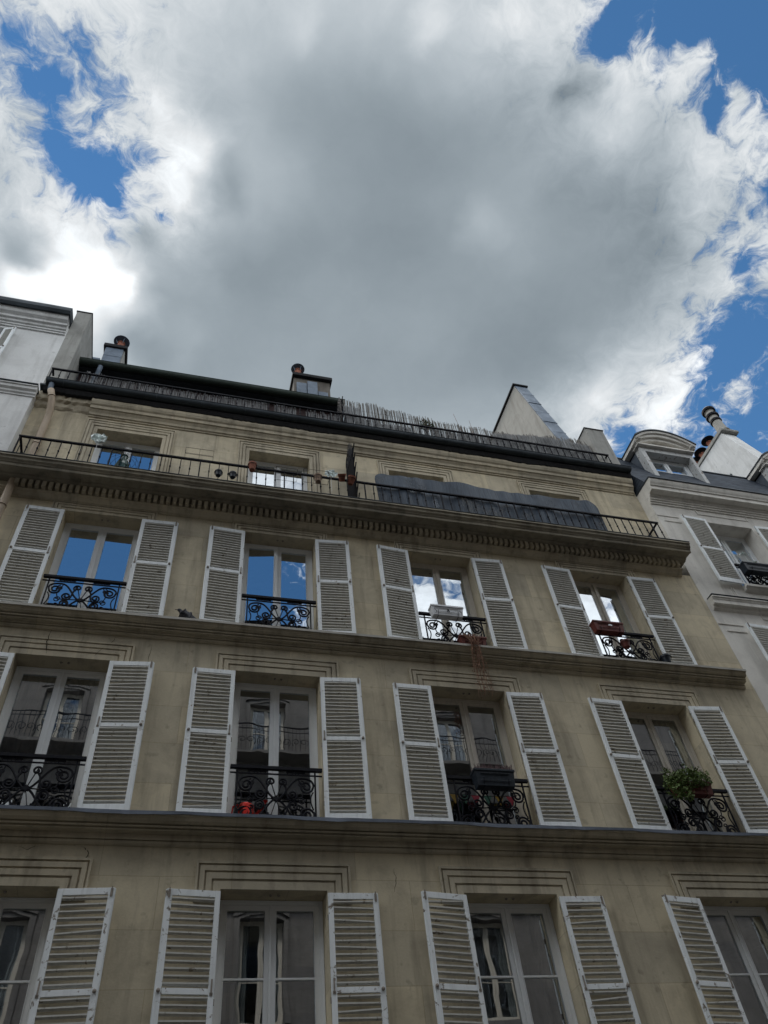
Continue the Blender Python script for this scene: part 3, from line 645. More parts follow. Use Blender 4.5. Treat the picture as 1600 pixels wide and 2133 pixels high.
# windows of the shuttered floors
cfg = {
 'f5': [dict(), dict(tiltL=5), dict(fm='frame_cream'), dict(fm='frame_cream', tiltR=3)],
 'f4': [dict(curtain=('full', 'curtain_blue')), dict(), dict(fm='frame_cream'), dict(fm='frame_cream', curtain=('right', 'curtain_blue'))],
 'f3': [dict(), dict(curtain=('left', 'curtain_blue')), dict(curtain=('both', 'curtain_blue')), dict(curtain=('left', 'curtain'))]}
ff = random.Random(3)
for a, b, k in rows:
    for i, x in enumerate(BX):
        c = dict(cfg[k][i])
        window(bld, x, a+.02, b-.003, 9.78, HW-.003, muntin=(5.02,) if k == 'f3' else (), glass='glass' if k == 'f5' else 'glass_low', **c)
        guard(bld, x, a+.0, 9.46 if k != 'f5' else 9.47)
        zs, zt = (a+.02, b-.05)
        for side in (-1, 1):
            mloc = 'shutter_low' if k == 'f3' else 'shutter'
            shutter_parts(bld, x+side*(HW-.0), zs, zt, 9.46, side, .62, (8.5 if (k == 'f3' and i >= 2 and side < 0) else ff.choice((.6, 1.2, 2.0, 3.0, 5.0))), mloc, gap=.0625 if k != 'f3' else .074, seed=i*7+side+len(k)+int(a*10))
        st = MB()                                           # small stay plates under the lintel
        for u in (-.05, .05): st.lathe((x+u+.02, 9.60, b-.012), [(.018, 0), (.022, -.006), (.010, -.02), (0, -.024)], 8)
        st.build('shutter_stop', 'rust', bld)
# top floor windows, frames with a little overhead roller box
for i, x in enumerate(BX):
    window(bld, x, 13.13, 15.32, 10.02, HW-.004, 'frame_white', curtain=None)

# cracks in the stone
def crack(pts, y, wd=.012):
    mb = MB(); pts2 = []
    for (p, q) in zip(pts, pts[1:]):
        for k in range(5):
            t = k/5; pts2.append((p[0]+(q[0]-p[0])*t+random.uniform(-.008, .008), p[1]+(q[1]-p[1])*t+random.uniform(-.008, .008)))
    pts2.append(pts[-1])
    vs = []; fs = []
    for i, (x, z) in enumerate(pts2):
        ww = wd*random.uniform(.35, 1)*(1 if 1 < i < len(pts2)-2 else .4); vs += [(x-ww/2, y, z), (x+ww/2, y, z)]
    for i in range(len(pts2)-1): fs.append((2*i, 2*i+2, 2*i+3, 2*i+1))
    mb.add(vs, fs); mb.build('crack', 'crack', bld)
crack([(-2.02, 9.64), (-2.03, 9.42), (-1.99, 9.19)], Y0-.045, .016); crack([(-1.10, 9.64), (-1.13, 9.55), (-1.20, 9.46), (-1.22, 9.42)], Y0-.003, .012)
crack([(-1.22, 9.42), (-1.30, 9.30), (-1.34, 9.20)], Y0-.045, .008)
crack([(-1.70, 6.37), (-1.55, 6.33), (-1.45, 6.375), (-1.05, 6.39), (-.92, 6.37), (-.86, 6.30), (-.90, 6.16), (-1.0, 6.10), (-1.05, 6.0)], Y0-.005, .013)
crack([(3.35, 15.62), (3.28, 15.72)], YT-.003, .006)
crack([(8.75, 9.60), (8.80, 9.50), (8.92, 9.40)], Y0-.003, .008); crack([(2.9, 6.2), (2.92, 6.05), (2.88, 5.9)], Y0-.003, .007)
crack([(-.55, 9.55), (-.58, 9.30), (-.56, 9.0)], Y0-.003, .006); crack([(9.55, 14.9), (9.65, 14.7), (9.6, 14.5), (9.72, 14.35)], YT-.003, .007)


# balconies
railing(bld, -3.52, 9.75, 9.20, 13.11, .87, .182, yback=9.76)
railing(bld, -3.66, 9.80, 9.60, 16.41, .72, .182, yback=9.79, name='terrace_railing')
# spiked dividers between the flats
def divider(x, ya, yb, z0, z1, n, spike, nm='spiked_divider'):
    mb = MB()
    for i in range(n):
        y = ya+(yb-ya)*i/(n-1); t = i/(n-1); zt = z1+.35*math.sin(t*math.pi)
        mb.box(x-.008, x+.008, y-.010, y+.010, z0, zt); mb.prism([(y-.010, zt), (y+.010, zt), (y, zt+.22)], 'x', x-.006, x+.006)
    mb.box(x-.010, x+.010, ya, yb, z0+.12, z0+.145); mb.box(x-.010, x+.010, ya, yb, z1-.12, z1-.095)
    mb.box(x-.004, x+.004, ya+.02, yb, z0+.15, z1-.13)
    k = int((z1-z0)/spike)
    for i in range(k):
        z = z0+.05+i*spike; a = Vector((x, ya, z)); 
        mb.bar(a, a+Vector((.02*(-1)**i, -.12, .27)), .022, .016)
    mb.tube([(x, yb-.32*(1-math.cos(math.pi*q/10))/2-.0, z1+.1+.24*math.sin(math.pi*q/10)) for q in range(11)], .012, 6)
    mb.build(nm, 'iron', bld)
divider(2.83, 9.17, 9.74, 13.11, 15.05, 9, .17)
divider(2.80, 9.58, 10.0, 16.41, 17.55, 6, .16)

# attic storey behind the terrace
mb = MB(); mb.box(XL+.02, 3.30, 11.45, 15, 16.41, 20.10); mb.build('attic_wall', 'attic', bld)
mb = MB(); mb.add([(XL+.02, 11.25, 20.16), (3.36, 11.25, 20.16), (3.36, 15.2, 21.2), (XL+.02, 15.2, 21.2), (XL+.02, 11.25, 20.10), (3.36, 11.25, 20.10), (3.36, 15.2, 20.10), (XL+.02, 15.2, 20.10)], [(0,1,2,3),(4,5,6,7),(0,1,5,4),(1,2,6,5),(2,3,7,6),(3,0,4,7)]); mb.build('attic_roof', 'zinc_dark', bld)
gutter(bld, -3.72, 3.36, 11.16, 20.22, .11, 'gutter_green', 'attic_gutter')
mb = MB(); mb.tube([(-3.18, 11.16, 20.1), (-3.2, 11.2, 19.85), (-3.3, 11.38, 19.5), (-3.33, 11.39, 18.9), (-3.33, 11.39, 16.42)], .065, 12); mb.build('attic_downpipe', 'zinc', bld, smooth=True)

# chimneys
ch = MB(); ch.box(2.16, 3.33, 12.5, 13.3, 19.5, 23.55); cho = ch.build('chimney', 'oldbrick', bld)
mb = MB(); mb.box(2.10, 3.40, 12.38, 13.4, 23.55, 23.72); mb.build('chimney_cap', 'soot_and_shade', cho, bevel=.02)
for x0, x1, y, z in ((2.24, 2.56, 12.44, 23.2), (2.58, 2.90, 12.40, 23.3), (2.93, 3.24, 12.45, 22.85)):
    mb = MB(); mb.box(x0, x1, y, 12.499, 19.5, z); mb.box(x0+.002, x1-.002, y-.008, y, 22.35, 22.37); mb.build('zinc_flue', 'zinc', cho, bevel=.006)
cowl(cho, 2.30, 12.55, 23.72, .22, disc='zinc'); cowl(cho, 2.98, 13.2, 23.72, .22)
ch = MB(); ch.box(-3.62, -3.05, 12.5, 13.5, 19.5, 23.45); cho = ch.build('chimney', 'concrete', bld)
mb = MB(); mb.box(-3.68, -2.99, 12.4, 13.6, 23.45, 23.62); mb.build('chimney_cap', 'soot_and_shade', cho, bevel=.02)
mb = MB(); mb.box(-3.60, -3.09, 12.45, 12.499, 19.5, 23.43); mb.box(-3.6, -3.09, 12.443, 12.45, 22.95, 22.97); mb.build('zinc_flue', 'zinc', cho, bevel=.006)
cowl(cho, -3.25, 12.58, 23.62, .24, disc='zinc')
ch = MB(); ch.box(-4.10, -3.66, 12.5, 13.3, 19.5, 22.8); ch.box(-4.11, -3.65, 12.49, 12.5, 21.9, 21.92); ch.build('low_chimney', 'zinc', bld)
# tall sloped chimney stack at the right
pf = [(14.4, 24.35), (11.83, 24.25), (11.0, 19.9), (10.55, 17.4), (10.5, 16.41), (14.4, 16.41)]
mb = MB(); mb.prism(pf, 'x', 9.72, 10.17); cho = mb.build('chimney_stack', 'render', bld)
mb = MB(); mb.prism([(14.5, 24.36), (11.76, 24.255), (11.76, 24.32), (14.5, 24.42)], 'x', 9.66, 10.22); mb.build('chimney_cap', 'soot_and_shade', cho)
mb = MB()
def slope(z): 
    for (y0, z0), (y1, z1) in (((11.83, 24.25), (11.0, 19.9)), ((11.0, 19.9), (10.55, 17.4))):
        if z >= z1: return y0+(y1-y0)*(z0-z)/(z0-z1)
zz = 24.25; k = 0
while zz > 17.6:
    z2 = max(17.45, zz-.78); o = .02+.006*(k % 2)
    mb.add([(9.73, slope(zz)-o, zz), (10.175, slope(zz)-o, zz), (10.175, slope(z2)-o-.012, z2), (9.73, slope(z2)-o-.012, z2), (9.73, slope(zz)+.01, zz), (10.175, slope(zz)+.01, zz), (10.175, slope(z2)+.01, z2), (9.73, slope(z2)+.01, z2)],
           [(0,1,2,3),(4,5,6,7),(0,1,5,4),(1,2,6,5),(2,3,7,6),(3,0,4,7)])
    mb.box(10.176, 10.20, slope(z2)-.03, slope(z2)+.02, z2-.02, z2+.01)
    zz = z2; k += 1
mb.build('zinc_flashing', 'zinc', cho)
for y in (12.2, 13.1): 
    p = MB(); p.lathe((10.0, y, 24.42), [(.12, 0), (.11, .2), (.15, .22), (.15, .3)], 12); p.build('chimney_pot', 'soot_and_shade', cho)
mb = MB(); mb.box(9.62, 10.165, 9.70, 12.0, 16.41, 18.47); cho = mb.build('party_pier', 'concrete', bld)
mb = MB(); mb.box(9.60, 10.185, 9.68, 12.02, 18.471, 18.50); mb.build('pier_coping', 'soot_and_shade', cho)
mb = MB(); mb.bar((9.61, 10.3, 18.5), (9.5, 10.3, 18.62), .01); mb.bar((9.61, 9.9, 17.0), (9.61, 10.2, 18.4), .012); mb.build('pier_cable', 'iron', cho)

# ================================================================ reed screens and the balcony screen
def reeds(mb, x0, x1, y, zb, top, sp, w=(.006, .010), skip=None, lean=.012, amp=.05, depth=.02):
    x = x0
    while x < x1:
        x += sp*random.uniform(.7, 1.35)
        if skip and random.random() < skip(x): continue
        h = top(x)+random.uniform(-amp, amp*.6)
        if h < .05: continue
        l = random.gauss(0, lean); r = random.uniform(*w)/2; yy = y+random.uniform(-depth, depth)
        z0 = zb(x)
        mb.add([(x-r, yy-r, z0), (x+r, yy-r, z0), (x, yy+r, z0), (x-r+l, yy-r, z0+h), (x+r+l, yy-r, z0+h), (x+l, yy+r, z0+h)], [(0,1,4,3),(1,2,5,4),(2,0,3,5),(3,4,5),(0,2,1)])
wv = lambda x: .5+.5*math.sin(x*2.1+.7*math.sin(x*5.3))
mb = MB()
reeds(mb, -3.05, 2.75, 9.655, lambda x: 16.42, lambda x: .66+.10*wv(x)-(.42 if 1.05 < x < 1.2 or 1.72 < x < 1.95 else 0)+(.12 if x < -2.6 else 0), .0112, w=(.009, .016), amp=.12)
mb.build('reed_screen', 'reed', label='low ragged grey reed screen tied along the left half of the roof terrace railing', category='reed screen', group='reed screens on the roof terrace')
mb = MB()
def lowtop(x):
    if x < 5.1: return .62+.12*wv(x*1.3)-(.5 if 4.55 < x < 4.72 else 0)
    return .72+.05*wv(x)
reeds(mb, 2.86, 9.45, 9.655, lambda x: 16.42, lowtop, .0125, w=(.010, .016), amp=.05, skip=lambda x: .15 if 3.0 < x < 4.9 else .03)
mb.build('reed_screen', 'reed', label='low dark grey reed screen along the right half of the roof terrace railing', category='reed screen', group='reed screens on the roof terrace')
mb = MB()
def tall(x):
    pts = [(2.85, 1.62), (3.6, 1.68), (4.3, 1.53), (4.82, 1.45), (5.57, 1.33), (6.5, 1.35), (7.25, 1.27), (8.2, 1.46), (9.05, 1.55), (9.40, 1.53), (9.56, 1.35)]
    for (a, b), (c, d) in zip(pts, pts[1:]):
        if a <= x <= c: return b+(d-b)*(x-a)/(c-a)+.035*math.sin(x*9)
    return 1.3
reeds(mb, 2.86, 9.56, 9.80, lambda x: 16.42, tall, .0125, w=(.010, .018), amp=.06, lean=.02, skip=lambda x: (.20 if 3.15 < x < 6.9 else .05) if x < 7.1 else .02, depth=.03)
for z in (16.9, 17.35, 17.7): mb.bar((2.88, 9.80, z), (9.5, 9.80, z-.0), .004)
mb.build('reed_screen', 'reed_brown', label='tall brownish reed screen standing against the sky on the right roof terrace', category='reed screen', group='reed screens on the roof terrace')
# dark ragged second layer, torn along its top
mb = MB()
def torn(x):
    for a, b, h in ((2.86, 3.35, 1.35), (3.35, 3.75, .98), (3.9, 4.55, .82), (5.7, 6.25, .92), (6.25, 6.75, .78), (6.75, 9.5, 1.18)):
        if a < x < b: return h*(.94+.06*math.sin(math.pi*(x-a)/(b-a)))+(.16*min(1, (x-6.75)/1.5) if x > 6.75 else 0)
    return .3
reeds(mb, 2.86, 9.5, 9.755, lambda x: 16.42, torn, .0105, w=(.012, .018), amp=.025, lean=.012)
mb.build('reed_screen', 'reed', label='torn inner layer of dark reed screen with a stepped ragged top on the roof terrace', category='reed screen', group='reed screens on the roof terrace')

# blue black balcony screen, wavy sheet with rounded ends
mb = MB(); n = 200; mz = 8; vs = []; fs = []
xa, xb = 3.27, 8.40
def wtop(x):
    h = 14.455+.014*math.sin(x*1.7)+.010*math.sin(x*6.3)
    for e, s_ in ((xa, 1), (xb, -1)):
        d = (x-e)*s_; rr = .22
        if d < rr: h -= rr-math.sqrt(max(0, rr*rr-(rr-d)**2))
    return h
for i in range(n+1):
    x = xa+(xb-xa)*i/n; h = wtop(x)
    for j in range(mz+1):
        z = 13.13+(h-13.13)*j/mz; y = 9.25+.016*math.sin(x*4.1+z)+.010*math.sin(x*13+2*math.sin(x*3))+(.03*(z-13.9) if z > 13.9 else 0)*math.sin(x*2.2)
        vs.append((x+(.05*(14.4-z) if i < 2 else 0), y, z))
for i in range(n):
    for j in range(mz): a = i*(mz+1)+j; fs.append((a, a+mz+1, a+mz+2, a+1))
mb.add(vs, fs); so_ = mb.build('balcony_screen', 'screen', label='long blue black woven plastic privacy screen tied behind the balcony railing', category='privacy screen')
sm = so_.modifiers.new('s', 'SOLIDIFY'); sm.thickness = .006

# ================================================================ small things on the balcony
def pot(loc, r, h, m, label, tiltx=0, tilty=0, grp='flower pots along the balcony rail', plant=False):
    o = empty('flower_pot', loc, label=label, category='flower pot', group=grp); o.rotation_euler = (R(tiltx), R(tilty), 0)
    b = MB(); b.lathe((0, 0, 0), [(r*.62, 0), (r*.88, h*.78), (r, h*.78), (r, h), (r*.9, h), (r*.82, h*.7), (0, h*.68)], 18); b.build('pot_body', m, o)
    ring = MB(); n = 20
    ring.tube([(r*1.06*math.cos(2*math.pi*k/n), r*1.06*math.sin(2*math.pi*k/n), h*.70) for k in range(n+1)], .004, 5, False)
    ring.tube([(0, r*1.05, h*.70), (0, r*1.05+.04, h*.85), (0, r*1.05+.045, h*.5)], .004, 5); ring.build('wire_holder', 'iron', o)
    s_ = MB(); s_.lathe((0, 0, h*.70), [(r*.8, 0), (0, .01)], 14); s_.build('soil', 'soil', o)
    return o
pot((.742, 9.11, 13.77), .085, .20, 'terra', 'brown terracotta pot alone on the balcony rail before the second top-floor window')
pot((2.045, 9.11, 13.68), .085, .19, 'terra_pale', 'pale terracotta pot, leftmost of three on the balcony rail left of the spiked divider')
pot((2.53, 9.10, 13.78), .085, .16, 'terra', 'empty terracotta pot tipped on its side just right of the foil pinwheel', 52, -14)
pot((2.695, 9.10, 13.73), .085, .17, 'terra', 'reddish terracotta pot tipped sideways right beside the spiked divider', 28, 12)
pot((.115, 9.145, 13.50), .075, .12, 'pot_dark', 'left one of two small black pots hung low inside the balcony rail')
pot((.385, 9.145, 13.50), .075, .12, 'pot_dark', 'right one of two small black pots hung low inside the balcony rail')
def wireframe(x0, x1, y, z0, z1, d, label):
    mb = MB()
    for z in (z0, z1):
        for p, q in (((x0, y), (x1, y)), ((x1, y), (x1, y+d)), ((x1, y+d), (x0, y+d)), ((x0, y+d), (x0, y))): mb.bar((*p, z), (*q, z), .005)
    for x in (x0, (x0+x1)/2, x1): mb.bar((x, y, z0), (x, y, z1), .005); mb.bar((x, y, z0), (x, y+d, z0), .005)
    mb.build('wire_planter_rack', 'iron', label=label, category='planter rack', group='empty wire planter racks on the balcony rail')
wireframe(-.55, -.02, 9.02, 13.92, 14.10, .15, 'empty wire planter rack on the balcony rail between the two left top-floor windows')
wireframe(1.75, 2.25, 9.02, 13.70, 13.94, .15, 'empty wire planter rack hooked on the balcony rail beside the pale terracotta pot')
wireframe(1.20, 1.62, 9.02, 13.66, 13.88, .15, 'empty wire planter rack hooked on the balcony rail under the second top-floor window')
def pinwheel(loc, r, label, seed):
    rn = random.Random(seed); o = empty('foil_pinwheel', loc, label=label, category='pinwheel', group='foil pinwheels on the balcony rail')
    st = MB(); st.tube([(0, .01, -.55), (0, .01, .02)], .004, 6); st.build('stick', 'white_plastic', o)
    w_ = MB(); n = 18; rings = 5; vs = [(0, 0, 0)]; fs = []
    for j in range(1, rings+1):
        for k in range(n):
            a = 2*math.pi*k/n; rr = r*j/rings*(1+.15*rn.uniform(-1, 1)*(j == rings)); vs.append((rr*math.cos(a), rn.uniform(-.03, .03)*j/rings-.02*(k % 2), rr*math.sin(a)))
    for k in range(n): fs.append((0, 1+k, 1+(k+1) % n))
    for j in range(rings-1):
        for k in range(n): a = 1+j*n+k; b = 1+j*n+(k+1) % n; fs.append((a, a+n, b+n, b))
    w_.add(vs, fs); w_.build('foil_wheel', 'foil', o)
    return o
p1 = pinwheel((-2.155, 9.09, 14.09), .155, 'crinkled pale green foil pinwheel in front of the leftmost top-floor window', 1)
p2 = pinwheel((2.31, 9.09, 13.97), .135, 'crinkled pale green foil pinwheel among the terracotta pots near the spiked divider', 2)
mb = MB(); mb.lathe((0, 0, 0), [(.07, 0), (.13, .06), (.14, .25), (.10, .42), (.05, .50), (.05, .58), (.07, .60), (0, .60)], 16)
mb.build('green_bottle', 'green_glass', label='dark green bottle shaped ornament behind the balcony bars at the leftmost top-floor window', category='ornament').location = (-1.66, 9.35, 13.36)  # lathed green bottle shape
mb = MB(); mb.tube([(-1.66, 9.35, 13.12), (-1.66, 9.35, 13.40)], .02, 6)
for zc_, rr in ((13.75, .28),):
    for a in range(6):
        t = a*math.pi/6; mb.tube([(-1.66+rr*math.cos(q*math.pi/10)*math.cos(t), 9.35+.2*math.cos(q*math.pi/10)*math.sin(t), zc_+rr*math.sin(q*math.pi/10)) for q in range(21)], .0035, 4, False)
mb.build('wire_globe', 'iron', label='round wire globe plant support around the green ornament on the balcony', category='wire globe')

# terrace plants
def leaves(mb, c, rx, ry, rz, n, size, seed=0, flat=.4):
    rn = random.Random(seed)
    for _ in range(n):
        while True:
            p = Vector((rn.uniform(-1, 1), rn.uniform(-1, 1), rn.uniform(-1, 1)))
            if p.length < 1 and (math.sin(p.x*5+seed)*math.sin(p.z*6)*math.cos(p.y*4)) > -.35: break
        q = Vector((c[0]+p.x*rx, c[1]+p.y*ry, c[2]+p.z*rz)); s = size*rn.uniform(.5, 1.2)
        a = Vector((rn.uniform(-1, 1), rn.uniform(-1, 1), rn.uniform(-1, 1))).normalized(); b = a.cross(Vector((rn.uniform(-1, 1), rn.uniform(-1, 1), rn.uniform(-1, 1)))).normalized()
        mb.add([q-a*s, q+b*s*.45, q+a*s, q-b*s*.45+a.cross(b)*s*.2], [(0, 1, 2, 3)])
def bush(loc, rx, ry, rz, n, size, m, label, cat, stems=8, name='potted_shrub', stem_m='dry', seed=1):
    o = empty(name, loc, label=label, category=cat)
    mb = MB(); leaves(mb, (0, 0, 0), rx, ry, rz, n, size, seed); mb.build('foliage', m, o)
    s_ = MB(); rn = random.Random(seed)
    for _ in range(stems): s_.tube([(0, 0, -rz*1.6), (rn.uniform(-rx, rx)*.3, 0, -rz*.5), (rn.uniform(-rx, rx)*.8, rn.uniform(-ry, ry)*.8, rn.uniform(0, rz)*.9)], [.008, .006, .003], 5)
    s_.build('stems', stem_m, o); return o
bush((4.98, 9.72, 17.38), .20, .10, .20, 260, .035, 'leaf_dull', 'small dull green shrub poking above the roof terrace railing', 'shrub', seed=3)
for i, (x, z, t) in enumerate(((6.10, 18.45, -.18), (6.32, 18.25, .0))):
    mb = MB(); mb.tube([(x, 9.9, 16.42), (x+t*.4, 9.9, 17.4), (x+t, 9.9, z)], [.007, .006, .004], 5)
    mb.build('bamboo_cane', 'dry', label=('leaning' if i == 0 else 'upright')+' thin cane rising above the tall reed screen on the roof terrace', category='cane')
mb = MB(); mb.lathe((7.42, 10.1, 17.55), [(.10, 0), (.13, .22), (.15, .22), (.15, .27), (0, .28)], 14); mb.lathe((7.42, 10.1, 16.41), [(.05, 0), (.05, 1.14)], 8)
mb.build('terrace_pot', 'terra', label='orange clay pot top showing above the reed screen beside the tall chimney stack', category='pot')

# ================================================================ window boxes
def planter(name, x0, x1, yf, d, zt, h, m, label, cat='planter', soil=True, lip=.018, taper=.035, parts=None):
    o = empty(name, ((x0+x1)/2, yf+d/2, zt-h), label=label, category=cat); w_ = (x1-x0)/2; D = d/2
    b = MB(); T = taper
    def ring(s1, s2, z): return [(-s1, -s2, z), (s1, -s2, z), (s1, s2, z), (-s1, s2, z)]
    rs = [ring(w_-T, D-T*.7, 0), ring(w_-.012, D-.012, h-.035), ring(w_, D, h-.033), ring(w_+.0, D, h), ring(w_-lip, D-lip, h), ring(w_-lip, D-lip, h-.03)]
    vs = [p for r_ in rs for p in r_]; fs = [(3, 2, 1, 0), tuple(20+k for k in range(4))]
    for i in range(5):
        for k in range(4): fs.append((i*4+k, i*4+(k+1) % 4, (i+1)*4+(k+1) % 4, (i+1)*4+k))
    b.add(vs, fs)
    b.box(-w_+.09, w_-.09, -D+.004, -D+.016, h*.28, h*.30); b.box(-w_+.09, w_-.09, -D-.004, -D+.012, h*.70, h*.72)
    b.build('box', m, o, bevel=.005)
    s_ = MB(); s_.box(-w_+.02, w_-.02, -D+.02, D-.02, h-.05, h-.028); s_.build('soil', 'soil', o)
    hk = MB()
    for u in (-w_*.6, w_*.6): hk.tube([(u, D+.006, .02), (u, D+.01, h*.9), (u, D+.05, h+.04), (u, D+.075, h*.9)], .005, 5); hk.tube([(u, D+.006, .0), (u, -D+T, -.008), (u, -D-.006, h*.4)], .005, 5)
    hk.build('bracket', 'iron', o); return o
# white box with a dark letter-like emblem
o = planter('window_box', 3.99, 4.60, 9.24, .17, 10.78, .22, 'white_plastic', 'white window box with thin dark outline and A shaped emblem on a window rail', 'window box')
e = MB()
for p, q in (((-.022, .062), (0, .125)), ((.022, .062), (0, .125)), ((-.012, .082), (.012, .082))): e.bar((p[0], -.0885, p[1]), (q[0], -.0885, q[1]), .007, .010)
e.box(-.026, .026, -.091, -.086, .052, .057); e.box(0, .014, -.091, -.086, .068, .112)
e.build('emblem', 'iron', o)
e = MB(); cur = [(-.24, .0), (-.215, .06), (-.245, .10), (-.235, .145), (-.21, .165), (.21, .165), (.235, .145), (.215, .10), (.245, .06), (.24, .0)]
for p, q in zip(cur, cur[1:]): e.bar((p[0], -.089+(.165-p[1])*.0, p[1]), (q[0], -.089, q[1]), .005, .007)
e.build('outline', 'iron', o)
o = planter('window_box', 7.13, 7.76, 9.24, .17, 10.80, .22, 'pot_red', 'dark red window box with a white torn label hung on the rightmost upper window rail', 'window box')
e = MB(); e.prism([(-.03, .105), (.05, .10), (.055, .125), (.02, .14), (-.02, .13)], 'y', -.093, -.088); e.build('torn_label', 'white_plastic', o)
o = planter('window_box', 4.43, 4.93, 9.285, .15, 10.16, .17, 'pot_red', 'red brown trough with long dried stems trailing down the wall below the ledge', 'window box')
rn = random.Random(5); s_ = MB(); lf = MB()
for k in range(26):
    x = rn.uniform(-.22, .12); pts = [(x, 0, .15), (x+rn.uniform(-.06, .06), -.09, .19), (x*.6, -.12, .05)]
    L_ = rn.uniform(.25, 1.25); cx = x*.5; 
    for q in range(1, 9): cx += rn.uniform(-.03, .025); pts.append((cx, -.14+rn.uniform(-.02, .02), .05-L_*q/8))
    s_.tube(pts, .003, 4)
    for _ in range(int(L_*26)):
        p = pts[rn.randint(2, len(pts)-1)]; q = Vector(p)+Vector((rn.uniform(-.05, .05), rn.uniform(-.03, .03), rn.uniform(-.06, .06))); r_ = rn.uniform(.008, .020)
        a = Vector((rn.uniform(-1, 1), rn.uniform(-1, 1), rn.uniform(-1, 1))).normalized()*r_; b = a.orthogonal().normalized()*r_*.6; lf.add([q-a, q+b, q+a, q-b], [(0, 1, 2, 3)])
s_.build('dried_stems', 'dry', o); lf.build('dried_leaves', 'dry', o)
o = planter('window_box', 4.17, 4.80, 9.22, .19, 7.56, .26, 'pot_dark', 'black window box of faded pinkish heather hung on a lower window rail', 'window box')
hb = MB(); rn = random.Random(9)
for _ in range(420):
    x = rn.uniform(-.29, .30); y = rn.uniform(-.07, .07); h = rn.uniform(.04, .13); l = rn.uniform(-.035, .035); hb.bar((x, y, .23), (x+l, y+rn.uniform(-.03, .03), .23+h), .0035); 
    leaves(hb, (x+l, y, .23+h*.9), .012, .012, .02, 3, .008, rn.randint(0, 999))
hb.build('heather', 'heather', o)
# leafy box on the right
o = planter('window_box', 7.42, 8.10, 9.25, .17, 7.55, .20, 'pot_red', 'brown window box overgrown by bushy green leaves on the rightmost lower window rail', 'window box')
lf = MB(); leaves(lf, (-.02, -.06, .22), .40, .16, .17, 1500, .030, 2); leaves(lf, (-.36, -.08, .08), .17, .10, .20, 360, .030, 4); leaves(lf, (-.22, -.12, -.02), .13, .08, .14, 200, .028, 6)
for k in range(40):
    lf_x = random.uniform(-.42, .4); leaves(lf, (lf_x, random.uniform(-.15, .05), random.uniform(.28, .43)), .05, .04, .05, 7, .028, k)
lf.build('foliage', 'leaf', o)
s_ = MB()
for k in range(22): x = random.uniform(-.28, .28); s_.tube([(x, 0, .17), (x*1.2, -.06, .25), (x*1.4+random.uniform(-.08, .08), -.12, random.uniform(-.05, .4))], .0025, 4)
s_.build('stems', 'dry', o)
# small hanging pots at the right upper window
pot((7.72, 9.36, 10.30), .095, .13, 'pot_red', 'round brown pot hung in the scrollwork under the dark red window box', grp='round pots on the upper right window rail')
pot((8.42, 9.34, 9.99), .10, .15, 'pot_dark', 'round black pot at the right end of the upper right window rail', grp='round pots on the upper right window rail')
# watering can behind the guard
o = empty('watering_can', (.98, 9.56, 6.78), label='bright red watering can standing behind the scrollwork window guard', category='watering can')
b = MB(); b.lathe((0, 0, 0), [(.10, 0), (.105, .01), (.115, .10), (.11, .22), (.10, .24), (.09, .24)], 20); b.build('can_body', 'red_plastic', o, smooth=False)
b = MB(); b.tube([(.09, 0, .06), (.18, 0, .18), (.25, 0, .29)], [.028, .020, .014], 10); b.lathe((.255, 0, .29), [(.012, 0), (.035, .03), (0, .035)], 12); b.build('spout', 'red_plastic', o)
b = MB(); b.tube([(-.10, 0, .05), (-.18, 0, .12), (-.17, 0, .22), (-.09, 0, .25)], .012, 8); b.build('handle', 'red_plastic', o)
# bunting inside the third window
o = empty('bunting', (4.457, 9.70, 7.42), label='string of coloured cloth pennants behind the guard under the black heather box', category='bunting')
b = MB(); b.tube([(-.6, 0, .02), (-.3, 0, -.01), (0, 0, -.02), (.3, 0, -.01), (.6, 0, .02)], .004, 5); b.build('cord', 'iron', o)
for k, (x, c_) in enumerate(((-.46, 'bunt_b'), (-.30, 'bunt_c'), (-.13, 'bunt_a'), (.05, 'bunt_c'), (.24, 'bunt_b'), (.42, 'bunt_a'))):
    b = MB(); b.prism([(x-.07, -.01), (x+.07, -.01), (x, -.16)], 'y', -.002, .002); b.build('pennant', c_, o)

# pigeon on the ledge
o = empty('pigeon', (-.10, 9.36, 9.965), label='dark grey pigeon crouching on the stone ledge between two shuttered windows', category='pigeon'); o.rotation_euler.z = R(12); o.scale = (1.12, 1.15, 1.15)
me = bpy.data.meshes.new('body'); sk = [(-.155, 0, .165, .010), (-.125, 0, .17, .026), (-.10, 0, .155, .028), (-.075, 0, .115, .040), (-.03, 0, .085, .062), (.03, 0, .07, .060), (.09, 0, .05, .038), (.15, 0, .03, .020), (.24, 0, .012, .012)]
me.from_pydata([s[:3] for s in sk], [(i, i+1) for i in range(len(sk)-1)], []); bo = bpy.data.objects.new('body', me); C.objects.link(bo); bo.parent = o
M['pigeon'] = mat('dark feathers', (.03, .032, .042), .6, build=terra_build((.045, .048, .06))); me.materials.append(M['pigeon'])
mod = bo.modifiers.new('skin', 'SKIN')
for i, s in enumerate(sk):
    v = me.skin_vertices[0].data[i]; v.radius = (s[3]*(.55 if i > 6 else 1), s[3]*(1.2 if i > 6 else 1)); v.use_root = i == 4
mod.use_smooth_shade = True; bo.modifiers.new('sub', 'SUBSURF').levels = 2; bo.modifiers['sub'].render_levels = 2
b = MB(); b.prism([(-.185, .158), (-.155, .166), (-.155, .156)], 'y', -.004, .004); b.build('beak', 'iron', o)
b = MB()
for y in (-.02, .02): b.tube([(0, y, .03), (-.01, y, .003)], .005, 5); b.tube([(.012, y, .003), (-.035, y, .003)], .004, 5)
b.build('feet', 'terra', o)
